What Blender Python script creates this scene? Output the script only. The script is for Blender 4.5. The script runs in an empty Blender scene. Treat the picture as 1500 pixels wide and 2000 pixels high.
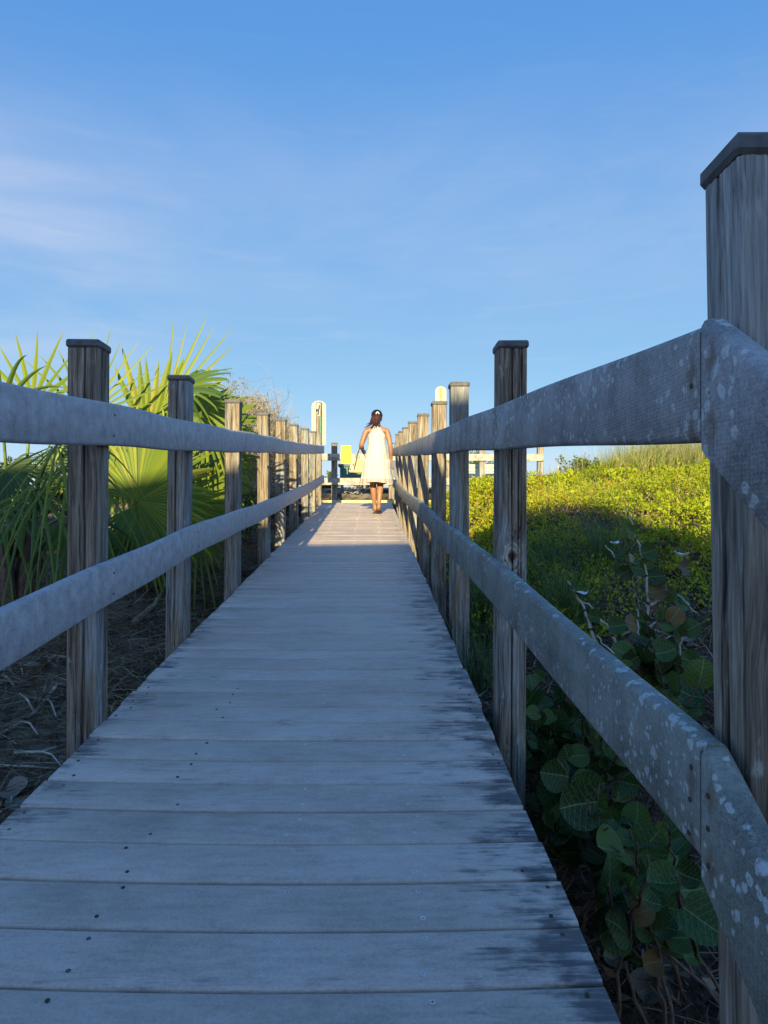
import bpy, math, random
import numpy as np
from mathutils import Vector, Matrix
R = math.radians
scene = bpy.context.scene
COL = scene.collection

# ------------------------------------------------------------------ camera
CAMZ, F = 0.9, 1320.0
YAW = math.atan(26 / F)
cam_d = bpy.data.cameras.new('camera'); cam = bpy.data.objects.new('camera', cam_d); COL.objects.link(cam)
cam.location = (0, 0, CAMZ); cam.rotation_euler = (R(90), 0, -YAW)
cam_d.sensor_fit = 'VERTICAL'; cam_d.sensor_height = 24; cam_d.lens = 24 * F / 2000
cam_d.clip_start = 0.02; cam_d.clip_end = 3000
scene.camera = cam

# ------------------------------------------------------------------ light
SUN_EL, SUN_AZ = R(16.7), R(4.6)            # sun low behind the camera, slightly to its left
SKY_STRENGTH, SUN_STRENGTH, EXPOSURE = 0.15, 4.25, 1.62
s = Vector((-math.sin(SUN_AZ) * math.cos(SUN_EL), -math.cos(SUN_AZ) * math.cos(SUN_EL), math.sin(SUN_EL)))
sl = bpy.data.lights.new('sun', 'SUN'); sl.energy = SUN_STRENGTH; sl.angle = R(0.5); sl.color = (1.0, 0.87, 0.47)
so = bpy.data.objects.new('sun', sl); COL.objects.link(so); so.rotation_euler = s.to_track_quat('Z', 'Y').to_euler(); so.location = (-5, -30, 30)
scene.view_settings.view_transform = 'Standard'; scene.view_settings.look = 'None'
scene.view_settings.gamma = 1.0; scene.view_settings.exposure = EXPOSURE
scene.cycles.max_bounces = 6; scene.cycles.transparent_max_bounces = 6


def nd(t, typ, ins=None, **props):
    n = t.nodes.new(typ)
    for k, v in props.items(): setattr(n, k, v)
    for k, v in (ins or {}).items():
        if hasattr(v, 'is_linked') or isinstance(v, bpy.types.NodeSocket): t.links.new(v, n.inputs[k])
        else: n.inputs[k].default_value = v
    return n
def ramp(t, fac, stops, interp='LINEAR'):
    n = nd(t, 'ShaderNodeValToRGB', {0: fac}); e = n.color_ramp.elements; n.color_ramp.interpolation = interp
    while len(e) < len(stops): e.new(0.5)
    for i, (p, c) in enumerate(stops):
        e[i].position = p; e[i].color = (c, c, c, 1) if isinstance(c, (int, float)) else (*c, 1)
    return n.outputs[0]
def mth(t, op, a, b=0.5, c=0.0, clamp=False):
    return nd(t, 'ShaderNodeMath', {0: a, 1: b, 2: c}, operation=op, use_clamp=clamp).outputs[0]
def mix(t, fac, a, b, blend='MIX'):
    n = nd(t, 'ShaderNodeMix', None, data_type='RGBA', blend_type=blend)
    for i, v in ((0, fac), (6, a), (7, b)):
        if isinstance(v, bpy.types.NodeSocket): t.links.new(v, n.inputs[i])
        else: n.inputs[i].default_value = v if i == 0 else (*v, 1)
    return n.outputs[2]
def mapr(t, v, a, b, c=0.0, d=1.0, smooth=True):
    return nd(t, 'ShaderNodeMapRange', {0: v, 1: a, 2: b, 3: c, 4: d}, interpolation_type='SMOOTHSTEP' if smooth else 'LINEAR').outputs[0]
def noise(t, vec, scale, detail=4, rough=0.55, out=0, dist=0.0):
    return nd(t, 'ShaderNodeTexNoise', {'Vector': vec, 'Scale': scale, 'Detail': detail, 'Roughness': rough, 'Distortion': dist}).outputs[out]
def vmul(t, v, m):
    return nd(t, 'ShaderNodeVectorMath', {0: v, 1: m}, operation='MULTIPLY').outputs[0]
def vadd(t, v, m):
    return nd(t, 'ShaderNodeVectorMath', {0: v, 1: m}, operation='ADD').outputs[0]

w = bpy.data.worlds.new('World'); scene.world = w; w.use_nodes = True
t = w.node_tree; t.nodes.clear()
sky = nd(t, 'ShaderNodeTexSky', sky_type='NISHITA')
sky.sun_disc = False; sky.sun_elevation = SUN_EL; sky.sun_rotation = math.pi + SUN_AZ
sky.air_density = 1.0; sky.dust_density = 0.2; sky.ozone_density = 3.0; sky.altitude = 0
tc = nd(t, 'ShaderNodeTexCoord').outputs['Generated']
sx = nd(t, 'ShaderNodeSeparateXYZ', {0: tc}).outputs
# thin cirrus streaks
cn = noise(t, vmul(t, tc, (1.3, 1.3, 6.5)), 2.0, 6, 0.52, dist=0.6)
cn2 = noise(t, vmul(t, vadd(t, tc, (3.1, 0.4, 0.2)), (2.5, 2.5, 20.0)), 2.6, 6, 0.6, dist=0.8)
band = mth(t, 'MULTIPLY', mapr(t, sx[2], 0.06, 0.24), mapr(t, sx[2], 0.50, 0.36))
left = mapr(t, sx[0], -0.10, -0.50)
c1 = mth(t, 'MULTIPLY', mth(t, 'MULTIPLY', mapr(t, cn, 0.28, 0.66), band), left)
c2 = mth(t, 'MULTIPLY', mapr(t, cn2, 0.50, 0.78), mth(t, 'MULTIPLY', mapr(t, sx[2], 0.02, 0.08), mapr(t, sx[2], 0.75, 0.2)))
cn3 = noise(t, vmul(t, vadd(t, tc, (0.7, 2.0, 0.3)), (1.5, 1.5, 5.0)), 1.6, 5, 0.55, dist=1.0)
veil = mth(t, 'MULTIPLY', mth(t, 'MULTIPLY', mapr(t, sx[2], 0.58, 0.42), mapr(t, sx[2], 0.16, 0.36)), mapr(t, cn3, 0.25, 0.70, 0.07, 0.20))
cl = mth(t, 'ADD', mth(t, 'MULTIPLY', c1, 0.36), mth(t, 'ADD', mth(t, 'MULTIPLY', c2, 0.10), veil), clamp=True)
# the Nishita sky is toned down (deep clear blue); gain added behind and beside the view fills the shade
sc_ = nd(t, 'ShaderNodeSeparateColor', {0: sky.outputs[0]}).outputs
chan = [mth(t, 'MULTIPLY', mth(t, 'POWER', mth(t, 'MULTIPLY', sc_[i], 0.12), g), k / 0.15) for i, (g, k) in enumerate(((0.82, 0.250), (0.50, 0.250), (0.17, 0.294)))]
deep = nd(t, 'ShaderNodeCombineColor', {0: chan[0], 1: chan[1], 2: chan[2]}).outputs[0]
fill_gain = mth(t, 'ADD', mapr(t, sx[1], 0.45, -0.5, 1.0, 1.75), mth(t, 'ADD', mapr(t, sx[2], 0.30, 0.0, 0.0, 0.10), mapr(t, mth(t, 'ABSOLUTE', sx[0]), 0.5, 0.9, 0.0, 0.8)))  # added sky brightness, mostly out of frame, to lift the shaded surfaces
hs = nd(t, 'ShaderNodeVectorMath', {0: deep, 3: fill_gain}, operation='SCALE').outputs[0]
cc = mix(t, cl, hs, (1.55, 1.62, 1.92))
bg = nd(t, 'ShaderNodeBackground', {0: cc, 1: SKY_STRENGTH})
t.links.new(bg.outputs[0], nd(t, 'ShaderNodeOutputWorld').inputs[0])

# ------------------------------------------------------------------ helpers
WLOC = {}
def link(o, parent=None, loc=(0, 0, 0)):
    COL.objects.link(o)
    WLOC[o.name] = Vector(loc)
    if parent is not None:
        o.parent = parent; o.location = Vector(loc) - WLOC[parent.name]
    else: o.location = loc
    return o
def tag(o, label=None, cat=None, group=None, kind=None):
    if label: o['label'] = label
    if cat: o['category'] = cat
    if group: o['group'] = group
    if kind: o['kind'] = kind
    return o
def empty(name, loc, label=None, cat=None, group=None, kind=None):
    o = bpy.data.objects.new(name, None); o.empty_display_size = 0.1
    link(o, None, loc); return tag(o, label, cat, group, kind)
class MB:
    """collects vertices and faces in world space; build() links them as one mesh object"""
    def __init__(self): self.v, self.f, self.n, self.att, self.mi = [], [], 0, {}, []
    def add(self, v, f, mi=0, **att):
        v = np.asarray(v, float).reshape(-1, 3)
        for fc in f: self.f.append([int(i) + self.n for i in fc]); self.mi.append(mi)
        self.v.append(v)
        for k, a in att.items():
            a = np.asarray(a, float)
            self.att.setdefault(k, []).append((self.n, np.broadcast_to(a, (len(v),)) if a.ndim == 0 else a))
        self.n += len(v)
    def box(self, x0, x1, y0, y1, z0, z1, b=0.0, mi=0, M=None, **att):
        if b <= 0:
            v = np.array([(x, y, z) for z in (z0, z1) for y in (y0, y1) for x in (x0, x1)], float)
            f = [(0, 2, 3, 1), (4, 5, 7, 6), (0, 1, 5, 4), (2, 6, 7, 3), (0, 4, 6, 2), (1, 3, 7, 5)]
        else:
            def ring(z, i):
                return [(x0 + i, y0 + b, z), (x0 + b, y0 + i, z), (x1 - b, y0 + i, z), (x1 - i, y0 + b, z), (x1 - i, y1 - b, z), (x1 - b, y1 - i, z), (x0 + b, y1 - i, z), (x0 + i, y1 - b, z)]
            v = np.array(ring(z0, b) + ring(z0 + b, 0) + ring(z1 - b, 0) + ring(z1, b), float)
            v[0:8] = np.array(ring(z0, b * .9)); v[24:32] = np.array(ring(z1, b * .9))
            f = [tuple(range(7, -1, -1)), tuple(range(24, 32))]
            for k in range(3):
                for j in range(8):
                    a, c = k * 8 + j, k * 8 + (j + 1) % 8
                    f.append((a, c, c + 8, a + 8))
        if M is not None: v = np.array([M @ Vector(p) for p in v])
        self.add(v, f, mi, **att)
    def tube(self, pts, rad, sides=6, mi=0, cap=True, **att):
        P = np.asarray(pts, float); n = len(P)
        rad = np.broadcast_to(np.asarray(rad, float), (n,))
        T = np.gradient(P, axis=0); T /= np.linalg.norm(T, axis=1)[:, None] + 1e-9
        ref = np.array([0, 0, 1.0]) if abs(T[:, 2]).mean() < .85 else np.array([1.0, 0, 0])
        A = np.cross(T, ref); A /= np.linalg.norm(A, axis=1)[:, None] + 1e-9
        B = np.cross(T, A)
        ang = np.arange(sides) * 2 * np.pi / sides
        v = (P[:, None, :] + rad[:, None, None] * (np.cos(ang)[None, :, None] * A[:, None, :] + np.sin(ang)[None, :, None] * B[:, None, :])).reshape(-1, 3)
        f = []
        for i in range(n - 1):
            for j in range(sides):
                k = (j + 1) % sides
                f.append((i * sides + j, i * sides + k, (i + 1) * sides + k, (i + 1) * sides + j))
        if cap: f += [tuple(range(sides - 1, -1, -1)), tuple((n - 1) * sides + j for j in range(sides))]
        self.add(v, f, mi, **att)
    def build(self, name, mats, parent=None, loc=(0, 0, 0), smooth=False, autos=None):
        v = np.concatenate(self.v) if self.v else np.zeros((0, 3))
        return mesh_obj(name, v, self.f, mats, parent, loc, smooth, {k: self._cat(a) for k, a in self.att.items()}, self.mi, autos)
    def _cat(self, lst):
        out = np.zeros(self.n)
        for st, a in lst: out[st:st + len(a)] = a
        return out
def mesh_obj(name, v, f, mats, parent=None, loc=(0, 0, 0), smooth=False, att=None, mi=None, autos=None, uv=None):
    me = bpy.data.meshes.new(name)
    v = np.asarray(v, float) - np.asarray(loc, float)
    if isinstance(f, np.ndarray):
        k = f.shape[1]
        me.vertices.add(len(v)); me.vertices.foreach_set('co', v.astype(np.float32).ravel())
        me.loops.add(f.size); me.loops.foreach_set('vertex_index', f.astype(np.int32).ravel())
        me.polygons.add(len(f)); me.polygons.foreach_set('loop_start', (np.arange(len(f)) * k).astype(np.int32))
        me.polygons.foreach_set('loop_total', np.full(len(f), k, np.int32))
        me.update(calc_edges=True)
    else:
        me.from_pydata([tuple(p) for p in v], [], f)
    if smooth: me.polygons.foreach_set('use_smooth', np.ones(len(me.polygons), bool))
    for k, a in (att or {}).items():
        at = me.attributes.new(k, 'FLOAT', 'POINT'); at.data.foreach_set('value', np.asarray(a, np.float32))
    if uv is not None:
        at = me.attributes.new('luv', 'FLOAT_VECTOR', 'POINT'); at.data.foreach_set('vector', np.asarray(uv, np.float32).ravel())
    for m in (mats if isinstance(mats, (list, tuple)) else [mats]): me.materials.append(m)
    if mi and any(mi): me.polygons.foreach_set('material_index', np.asarray(mi, np.int32))
    me.update()
    o = bpy.data.objects.new(name, me); link(o, parent, loc)
    if autos:
        o.data.polygons.foreach_set('use_smooth', np.ones(len(me.polygons), bool))
        me.set_sharp_from_angle(angle=R(autos))
    return o
CF, CR = np.array([math.sin(YAW), math.cos(YAW), 0]), np.array([math.cos(YAW), -math.sin(YAW), 0])
def at(u, v, D):
    """world point that stands D metres in front of the viewer along the sight line (u, v)"""
    return np.array([0, 0, CAMZ]) + CF * D + CR * (u - 750) / F * D + np.array([0, 0, 1]) * (1000 - v) / F * D
SL = 111 / F
def deck(y): return SL * np.minimum(y, 12.8)
def vnoise(x, y, seed=0):
    def h(i, j):
        n = (i.astype(np.int64) * 374761393 + j.astype(np.int64) * 668265263 + seed * 144665) & 0x7fffffff
        n = ((n ^ (n >> 13)) * 1274126177) & 0x7fffffff
        return ((n ^ (n >> 16)) & 0xffff) / 65535.0
    x, y = np.asarray(x, float), np.asarray(y, float)
    i, j = np.floor(x), np.floor(y); a, b = x - i, y - j
    a, b = a * a * (3 - 2 * a), b * b * (3 - 2 * b)
    return (h(i, j) * (1 - a) + h(i + 1, j) * a) * (1 - b) + (h(i, j + 1) * (1 - a) + h(i + 1, j + 1) * a) * b
def sst(x, a, b):
    q = np.clip((np.asarray(x, float) - a) / (b - a), 0, 1); return q * q * (3 - 2 * q)
def ground(x, y):
    x, y = np.asarray(x, float), np.asarray(y, float)
    zl = np.interp(y, [-60, -6, 0, 2, 4.8, 7, 10, 13, 14.4, 15.2, 18, 24, 40, 90, 400], [-.9, -.85, -.75, -.5, .34, .52, .80, .92, .95, 1.44, 1.55, .6, 0, -1.6, -4])
    zr = np.interp(y, [-60, -6, 0, 1.7, 2.5, 3.5, 4.5, 6, 8, 10, 11.5, 13, 14.4, 15.2, 18, 24, 40, 90, 400], [-.9, -.85, -.74, -.62, -.34, .08, .48, .88, 1.14, 1.24, 1.12, .92, .95, 1.44, 1.55, .6, 0, -1.6, -4])
    crest = .26 * sst(x, 2.6, 4.2) * np.exp(-((y - 10.2) / 2.6) ** 2)
    zr = zr + crest
    z = np.where(x < -.25, zl, zr)
    low = deck(y) - .30 - .05 * vnoise(x * 1.3, y * 1.3, 5)
    low = np.minimum(low, np.where(y < 1.2, -.7, 9)) + np.where(y > 14.6, 3.0, 0)
    k = np.where(x < -.25, sst(-x, 1.0, 1.7), sst(x, .55, 1.75))
    z = z * k + np.minimum(low, z) * (1 - k)
    z = z + (.05 * vnoise(x * .9 + 7, y * .9, 1) + .025 * vnoise(x * 3.1, y * 3.1, 2) + .008 * vnoise(x * 11, y * 11, 3) - .04) * sst(np.hypot(x, y), 80, 30)
    return z

# ------------------------------------------------------------------ materials
def new_mat(name):
    m = bpy.data.materials.new(name); m.use_nodes = True; t = m.node_tree; t.nodes.clear()
    out = nd(t, 'ShaderNodeOutputMaterial'); return m, t, out
def finish(t, out, col, rough=.8, spec=.3, bump=None, bs=.4, bd=.003, metal=0.0):
    p = nd(t, 'ShaderNodeBsdfPrincipled', {'Roughness': rough, 'Specular IOR Level': spec, 'Metallic': metal})
    if isinstance(col, bpy.types.NodeSocket): t.links.new(col, p.inputs['Base Color'])
    else: p.inputs['Base Color'].default_value = (*col, 1)
    if bump is not None:
        b = nd(t, 'ShaderNodeBump', {'Strength': bs, 'Distance': bd, 'Height': bump}); t.links.new(b.outputs[0], p.inputs['Normal'])
    t.links.new(p.outputs[0], out.inputs[0]); return p
def objc(t):
    oc = nd(t, 'ShaderNodeTexCoord').outputs['Object']; rnd = nd(t, 'ShaderNodeObjectInfo').outputs['Random']
    off = nd(t, 'ShaderNodeCombineXYZ', {0: mth(t, 'MULTIPLY', rnd, 37.0), 1: mth(t, 'MULTIPLY', rnd, 19.0), 2: mth(t, 'MULTIPLY', rnd, 53.0)}).outputs[0]
    return oc, vadd(t, oc, off), rnd
def attr(t, name, kind='Fac'): return nd(t, 'ShaderNodeAttribute', attribute_name=name).outputs[kind]

def mat_simple(name, col, rough=.7, spec=.3, var=.25, scale=20, bd=.001):
    m, t, out = new_mat(name); oc, o2, r = objc(t)
    n = noise(t, o2, scale, 4)
    c = mix(t, ramp(t, n, [(.3, 0.0), (.7, 1.0)]), tuple(x * (1 - var) for x in col), tuple(min(1, x * (1 + var)) for x in col))
    finish(t, out, c, rough, spec, n, .3, bd); return m

def mat_post(name='weathered_wood', knot=None, glo=.45, ghi=.64, gb=1.0, brownfoot=False):
    m, t, out = new_mat(name); oc, o2, r = objc(t)
    vec = o2
    warp = noise(t, vmul(t, o2, (5, 5, 1.6)), 1.0, 3, out=1)
    vec = vadd(t, o2, vmul(t, warp, (.045, .045, 0)))
    kz = None
    if knot:
        d = nd(t, 'ShaderNodeVectorMath', {0: vmul(t, vadd(t, oc, tuple(-k for k in knot)), (1.6, .4, .95))}, operation='LENGTH').outputs['Value']
        bend = mth(t, 'MULTIPLY', mapr(t, d, .13, .0), .03)
        vec = vadd(t, vec, nd(t, 'ShaderNodeCombineXYZ', {0: bend, 1: bend, 2: 0.0}).outputs[0])
        kz = d
    g1 = noise(t, vmul(t, vec, (1, 1, .024)), 190, 6, .68)
    g2 = noise(t, vmul(t, vec, (1, 1, .045)), 46, 5, .62)
    big = noise(t, vmul(t, o2, (1, 1, .22)), 9, 4, .6)
    grain = mth(t, 'ADD', mth(t, 'MULTIPLY', g1, .55), mth(t, 'MULTIPLY', g2, .45))
    wood = ramp(t, grain, [(.36, (.030, .022, .018)), (.46, (.11, .082, .060)), (.55, (.22, .17, .125)), (.66, (.36, .30, .235))])
    grey = ramp(t, grain, [(.36, (.04 * gb, .038 * gb, .038 * gb)), (.47, (.155 * gb, .15 * gb, .145 * gb)), (.55, (.24 * gb, .232 * gb, .222 * gb)), (.66, (.37 * gb, .36 * gb, .345 * gb))])
    gfac = mapr(t, mth(t, 'ADD', big, mth(t, 'MULTIPLY', mth(t, 'SUBTRACT', r, .5), .12)), glo, ghi)
    if brownfoot: gfac = mth(t, 'MULTIPLY', gfac, mapr(t, mth(t, 'ADD', nd(t, 'ShaderNodeSeparateXYZ', {0: oc}).outputs[2], mth(t, 'MULTIPLY', big, .3)), 1.55, 1.95, .12, 1.0))
    c = mix(t, gfac, wood, grey)
    lich = mapr(t, noise(t, vmul(t, o2, (1, 1, .35)), 30, 5, .65), .62, .72)
    c = mix(t, mth(t, 'MULTIPLY', lich, .55), c, (.36, .38, .35))
    if kz is not None:
        kd = mth(t, 'ADD', kz, mth(t, 'MULTIPLY', mth(t, 'SUBTRACT', noise(t, oc, 26, 4, .65), .5), .05))
        rc = ramp(t, mth(t, 'ADD', mth(t, 'MULTIPLY', mth(t, 'SINE', mth(t, 'MULTIPLY', kd, 420.0)), .16), noise(t, oc, 70, 4)), [(.3, (.12, .095, .075)), (.5, (.30, .26, .215)), (.7, (.40, .36, .31))])
        c = mix(t, mapr(t, kd, .070, .040), c, rc)
        c = mix(t, mapr(t, kd, .027, .017), c, (.050, .030, .022))
    spl = noise(t, vmul(t, vec, (1, 1, .02)), 95, 3, .5)
    c = mix(t, mth(t, 'MULTIPLY', mapr(t, spl, .66, .72), .75), c, (.018, .015, .013))
    finish(t, out, c, .85, .2, mth(t, 'SUBTRACT', g1, mapr(t, spl, .62, .74)), .40, .003); return m
M_POST = mat_post()
M_CAP = mat_simple('cap_composite', (.085, .08, .085), .75, .3, .35, 40, .002)
M_JOIST = mat_simple('dark_timber', (.07, .055, .045), .9, .2, .4, 25, .004)

def mat_rail(name, lichen, weave, base, con=1.0):
    m, t, out = new_mat(name); oc, o2, r = objc(t)
    n1 = noise(t, o2, 7 if con >= 1 else 22, 5, .6); n2 = noise(t, o2, 150, 3, .6); n3 = noise(t, o2, 420, 2, .6)
    v = mth(t, 'ADD', mth(t, 'MULTIPLY', n1, .5), mth(t, 'ADD', mth(t, 'MULTIPLY', n2, .25), mth(t, 'MULTIPLY', n3, .25)))
    b = base
    c = ramp(t, v, [(.5 - .12 / con, tuple(x * .42 for x in b)), (.5, b), (.5 + .12 / con, tuple(x * 1.55 for x in b))])
    drip = noise(t, vmul(t, o2, (1, 1, .10)), 60, 4, .6)
    c = mix(t, mth(t, 'MULTIPLY', mapr(t, drip, .55, .72), .35), c, tuple(x * .5 for x in b))
    gre = mapr(t, noise(t, o2, 5, 4), .5, .68)
    c = mix(t, mth(t, 'MULTIPLY', gre, .22 * min(1, lichen + .2)), c, (.12, .14, .085))
    if lichen > 0:
        vv = vadd(t, vmul(t, o2, (1, 1.0, .9)), vmul(t, noise(t, o2, 60, 3, out=1), (.016, .016, .016)))
        vo = nd(t, 'ShaderNodeTexVoronoi', {'Vector': vv, 'Scale': 52.0, 'Randomness': 1.0}).outputs
        dens = mapr(t, noise(t, o2, 6.5, 3), .36, .56)
        size = mth(t, 'MULTIPLY', nd(t, 'ShaderNodeSeparateColor', {0: vo['Color']}).outputs[0], mth(t, 'MULTIPLY', dens, .52 * lichen))
        spot = mapr(t, mth(t, 'SUBTRACT', vo['Distance'], size), .03, -.05)
        spot = mth(t, 'MULTIPLY', spot, mapr(t, noise(t, o2, 120, 4, .7), .30, .52))
        c = mix(t, mth(t, 'MULTIPLY', spot, .62), c, (.44, .46, .46))
    # rust run-offs below the screws at the board ends
    q = nd(t, 'ShaderNodeSeparateXYZ', {0: oc}).outputs
    dy = mth(t, 'ABSOLUTE', mth(t, 'SUBTRACT', mth(t, 'ABSOLUTE', q[1]), .022))
    dz = mth(t, 'MULTIPLY', mth(t, 'ABSOLUTE', mth(t, 'SUBTRACT', mth(t, 'FRACT', mth(t, 'MULTIPLY', q[2], 12.0)), .35)), .04)
    rs = mapr(t, mth(t, 'ADD', mth(t, 'ADD', dy, dz), mth(t, 'MULTIPLY', n2, .004)), .024, .006)
    c = mix(t, mth(t, 'MULTIPLY', rs, .65), c, (.10, .052, .026))
    bump = mth(t, 'ADD', mth(t, 'MULTIPLY', n2, .5), mth(t, 'MULTIPLY', n3, .3))
    if weave > 0:
        a = nd(t, 'ShaderNodeTexWave', {'Vector': oc, 'Scale': 58.0, 'Distortion': 1.0, 'Detail': 2.0, 'Detail Scale': 3.0}, wave_type='BANDS', bands_direction='Z').outputs['Fac']
        d = nd(t, 'ShaderNodeTexWave', {'Vector': oc, 'Scale': 42.0, 'Distortion': 1.0, 'Detail': 2.0, 'Detail Scale': 3.0}, wave_type='BANDS', bands_direction='Y').outputs['Fac']
        bump = mth(t, 'ADD', mth(t, 'MULTIPLY', bump, .5), mth(t, 'MULTIPLY', mth(t, 'MULTIPLY', a, d), weave))
    finish(t, out, c, .72, .35, bump, .5, .0022); return m
M_RAIL_L = mat_rail('composite_rail_smooth', .28, 0, (.315, .285, .285), .5)
M_RAIL_R = mat_rail('composite_rail_lichen', 1.0, .45, (.205, .19, .19))
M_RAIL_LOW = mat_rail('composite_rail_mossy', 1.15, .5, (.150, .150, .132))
M_RAIL_F = mat_rail('composite_rail_bleached', .2, 0, (.27, .25, .22))

def mat_deck():
    m, t, out = new_mat('deck_composite'); oc, o2, r = objc(t)
    pr = attr(t, 'pr'); sp = nd(t, 'ShaderNodeSeparateXYZ', {0: oc}).outputs
    offv = nd(t, 'ShaderNodeCombineXYZ', {0: mth(t, 'MULTIPLY', pr, 31.0), 1: mth(t, 'MULTIPLY', pr, 17.0), 2: 0.0}).outputs[0]
    v = vadd(t, oc, offv)
    n1 = noise(t, vmul(t, v, (1, 1.6, 1)), 2.6, 5, .6); n2 = noise(t, v, 170, 3, .65); n3 = noise(t, vmul(t, v, (.25, 1, 1)), 60, 4, .6)
    val = mth(t, 'ADD', mth(t, 'MULTIPLY', n1, .42), mth(t, 'ADD', mth(t, 'MULTIPLY', n2, .30), mth(t, 'MULTIPLY', n3, .28)))
    c = ramp(t, val, [(.36, (.275, .203, .166)), (.5, (.402, .308, .256)), (.66, (.515, .402, .338))])
    c = mix(t, mth(t, 'MULTIPLY', mth(t, 'SUBTRACT', pr, .5), .35), c, (.16, .155, .15)) if False else c
    tint = mapr(t, pr, 0, 1, .90, 1.07, False)
    c = mix(t, 1.0, c, nd(t, 'ShaderNodeCombineXYZ', {0: tint, 1: tint, 2: tint}).outputs[0], 'MULTIPLY')
    speck = mapr(t, noise(t, v, 330, 2, .5), .70, .76)
    c = mix(t, mth(t, 'MULTIPLY', speck, .6), c, (.5, .48, .45))
    hair = mapr(t, noise(t, vmul(t, v, (.05, 1, 1)), 150, 3, .6), .64, .72)
    hair = mth(t, 'MULTIPLY', hair, mapr(t, noise(t, v, 4, 3), .42, .6))
    c = mix(t, mth(t, 'MULTIPLY', hair, .45), c, (.08, .07, .06))
    # dark algae stains bleeding in from the board ends
    sn = noise(t, vmul(t, v, (.9, 1.6, 1)), 9, 4, .6); st = noise(t, vmul(t, v, (.10, 1, 1)), 85, 4, .65)
    right = mth(t, 'ADD', mapr(t, sp[0], .10, .37, -.34, .30, False), mth(t, 'MULTIPLY', mth(t, 'SUBTRACT', pr, .5), .26))
    left = mth(t, 'ADD', mapr(t, sp[0], -.70, -.90, -.40, .16, False), mth(t, 'MULTIPLY', mth(t, 'SUBTRACT', .5, pr), .20))
    edge = mth(t, 'MAXIMUM', right, left)
    patch = mapr(t, sn, .34, .62, -.30, .30, False)
    sfac = mth(t, 'ADD', mth(t, 'ADD', edge, patch), mth(t, 'MULTIPLY', mth(t, 'SUBTRACT', st, .5), 1.5))
    sfac = mth(t, 'MULTIPLY', mapr(t, sfac, .0, .60), mapr(t, sp[1], 7.2, 3.0, .35, 1.0))
    c = mix(t, mth(t, 'MULTIPLY', sfac, .92), c, (.045, .042, .045))
    sand = mapr(t, noise(t, oc, 2.4, 5, .7), .66, .76)
    sand = mth(t, 'MULTIPLY', sand, mapr(t, noise(t, oc, 210, 2), .46, .60))
    c = mix(t, mth(t, 'MULTIPLY', sand, .5), c, (.33, .28, .22))
    bump = mth(t, 'ADD', mth(t, 'MULTIPLY', n2, .7), mth(t, 'MULTIPLY', n3, .3))
    finish(t, out, c, mapr(t, n1, .3, .7, .50, .62), .50, bump, .35, .0015); return m
M_DECK = mat_deck()
M_SCREW = mat_simple('galvanised_screw', (.42, .42, .42), .45, .5, .2, 60)
M_RUST = mat_simple('rusty_screw', (.07, .045, .03), .8, .3, .4, 60)

def mat_leaf(name, stops, trans=.35, rough=.5, spec=.35, veins=False, tcol=1.2):
    m, t, out = new_mat(name)
    c = ramp(t, attr(t, 'rnd'), stops)
    bump = None
    if veins:
        uv = nd(t, 'ShaderNodeAttribute', attribute_name='luv').outputs['Vector']; q = nd(t, 'ShaderNodeSeparateXYZ', {0: uv}).outputs
        av = mth(t, 'ABSOLUTE', q[1])
        mid = mapr(t, av, .035, .012)
        ph = mth(t, 'SUBTRACT', q[0], mth(t, 'MULTIPLY', av, .55))
        saw = mth(t, 'ABSOLUTE', mth(t, 'SUBTRACT', mth(t, 'FRACT', mth(t, 'MULTIPLY', ph, 3.6)), .5))
        side = mth(t, 'MULTIPLY', mapr(t, saw, .07, .02), .55)
        ve = mth(t, 'MAXIMUM', mid, side)
        mot = noise(t, uv, 7, 4)
        c = mix(t, mth(t, 'MULTIPLY', mapr(t, mot, .45, .7), .45), c, (.14, .16, .05))
        c = mix(t, mth(t, 'MULTIPLY', ve, .7), c, (.22, .24, .10))
        bump = mth(t, 'SUBTRACT', mth(t, 'MULTIPLY', mot, .3), ve)
    p = nd(t, 'ShaderNodeBsdfPrincipled', {'Roughness': rough, 'Specular IOR Level': spec, 'Base Color': c})
    if bump is not None:
        b = nd(t, 'ShaderNodeBump', {'Strength': .4, 'Distance': .002, 'Height': bump}); t.links.new(b.outputs[0], p.inputs['Normal'])
    tr = nd(t, 'ShaderNodeBsdfTranslucent', {0: mix(t, 1.0, c, (tcol, tcol, tcol * .7), 'MULTIPLY')})
    ms = nd(t, 'ShaderNodeMixShader', {0: trans, 1: p.outputs[0], 2: tr.outputs[0]})
    t.links.new(ms.outputs[0], out.inputs[0]); return m
M_PALM = mat_leaf('palm_leaf', [(0, (.035, .065, .014)), (.35, (.075, .125, .02)), (.75, (.165, .20, .016)), (.93, (.25, .23, .03)), (1, (.30, .20, .08))], .35, .55, .25)
M_DEADPALM = mat_leaf('dry_palm_leaf', [(0, (.10, .08, .055)), (.6, (.22, .18, .13)), (1, (.34, .29, .22))], .1, .8, .2)
M_CREEP = mat_leaf('creeper_leaf', [(0, (.05, .08, .010)), (.35, (.15, .20, .012)), (.68, (.25, .285, .014)), (.9, (.33, .325, .02)), (.95, (.36, .18, .03)), (1, (.22, .13, .06))], .3, .6, .12)
M_GRAPE = mat_leaf('sea_grape_leaf', [(0, (.012, .030, .010)), (.5, (.030, .068, .016)), (.8, (.065, .11, .020)), (.93, (.12, .11, .03)), (1, (.15, .05, .03))], .25, .5, .18, veins=True)
M_DRYLEAF = mat_leaf('dry_leaf', [(0, (.07, .05, .04)), (.5, (.20, .16, .14)), (.8, (.33, .28, .25)), (1, (.46, .40, .37))], .1, .75, .2, veins=True)
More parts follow.
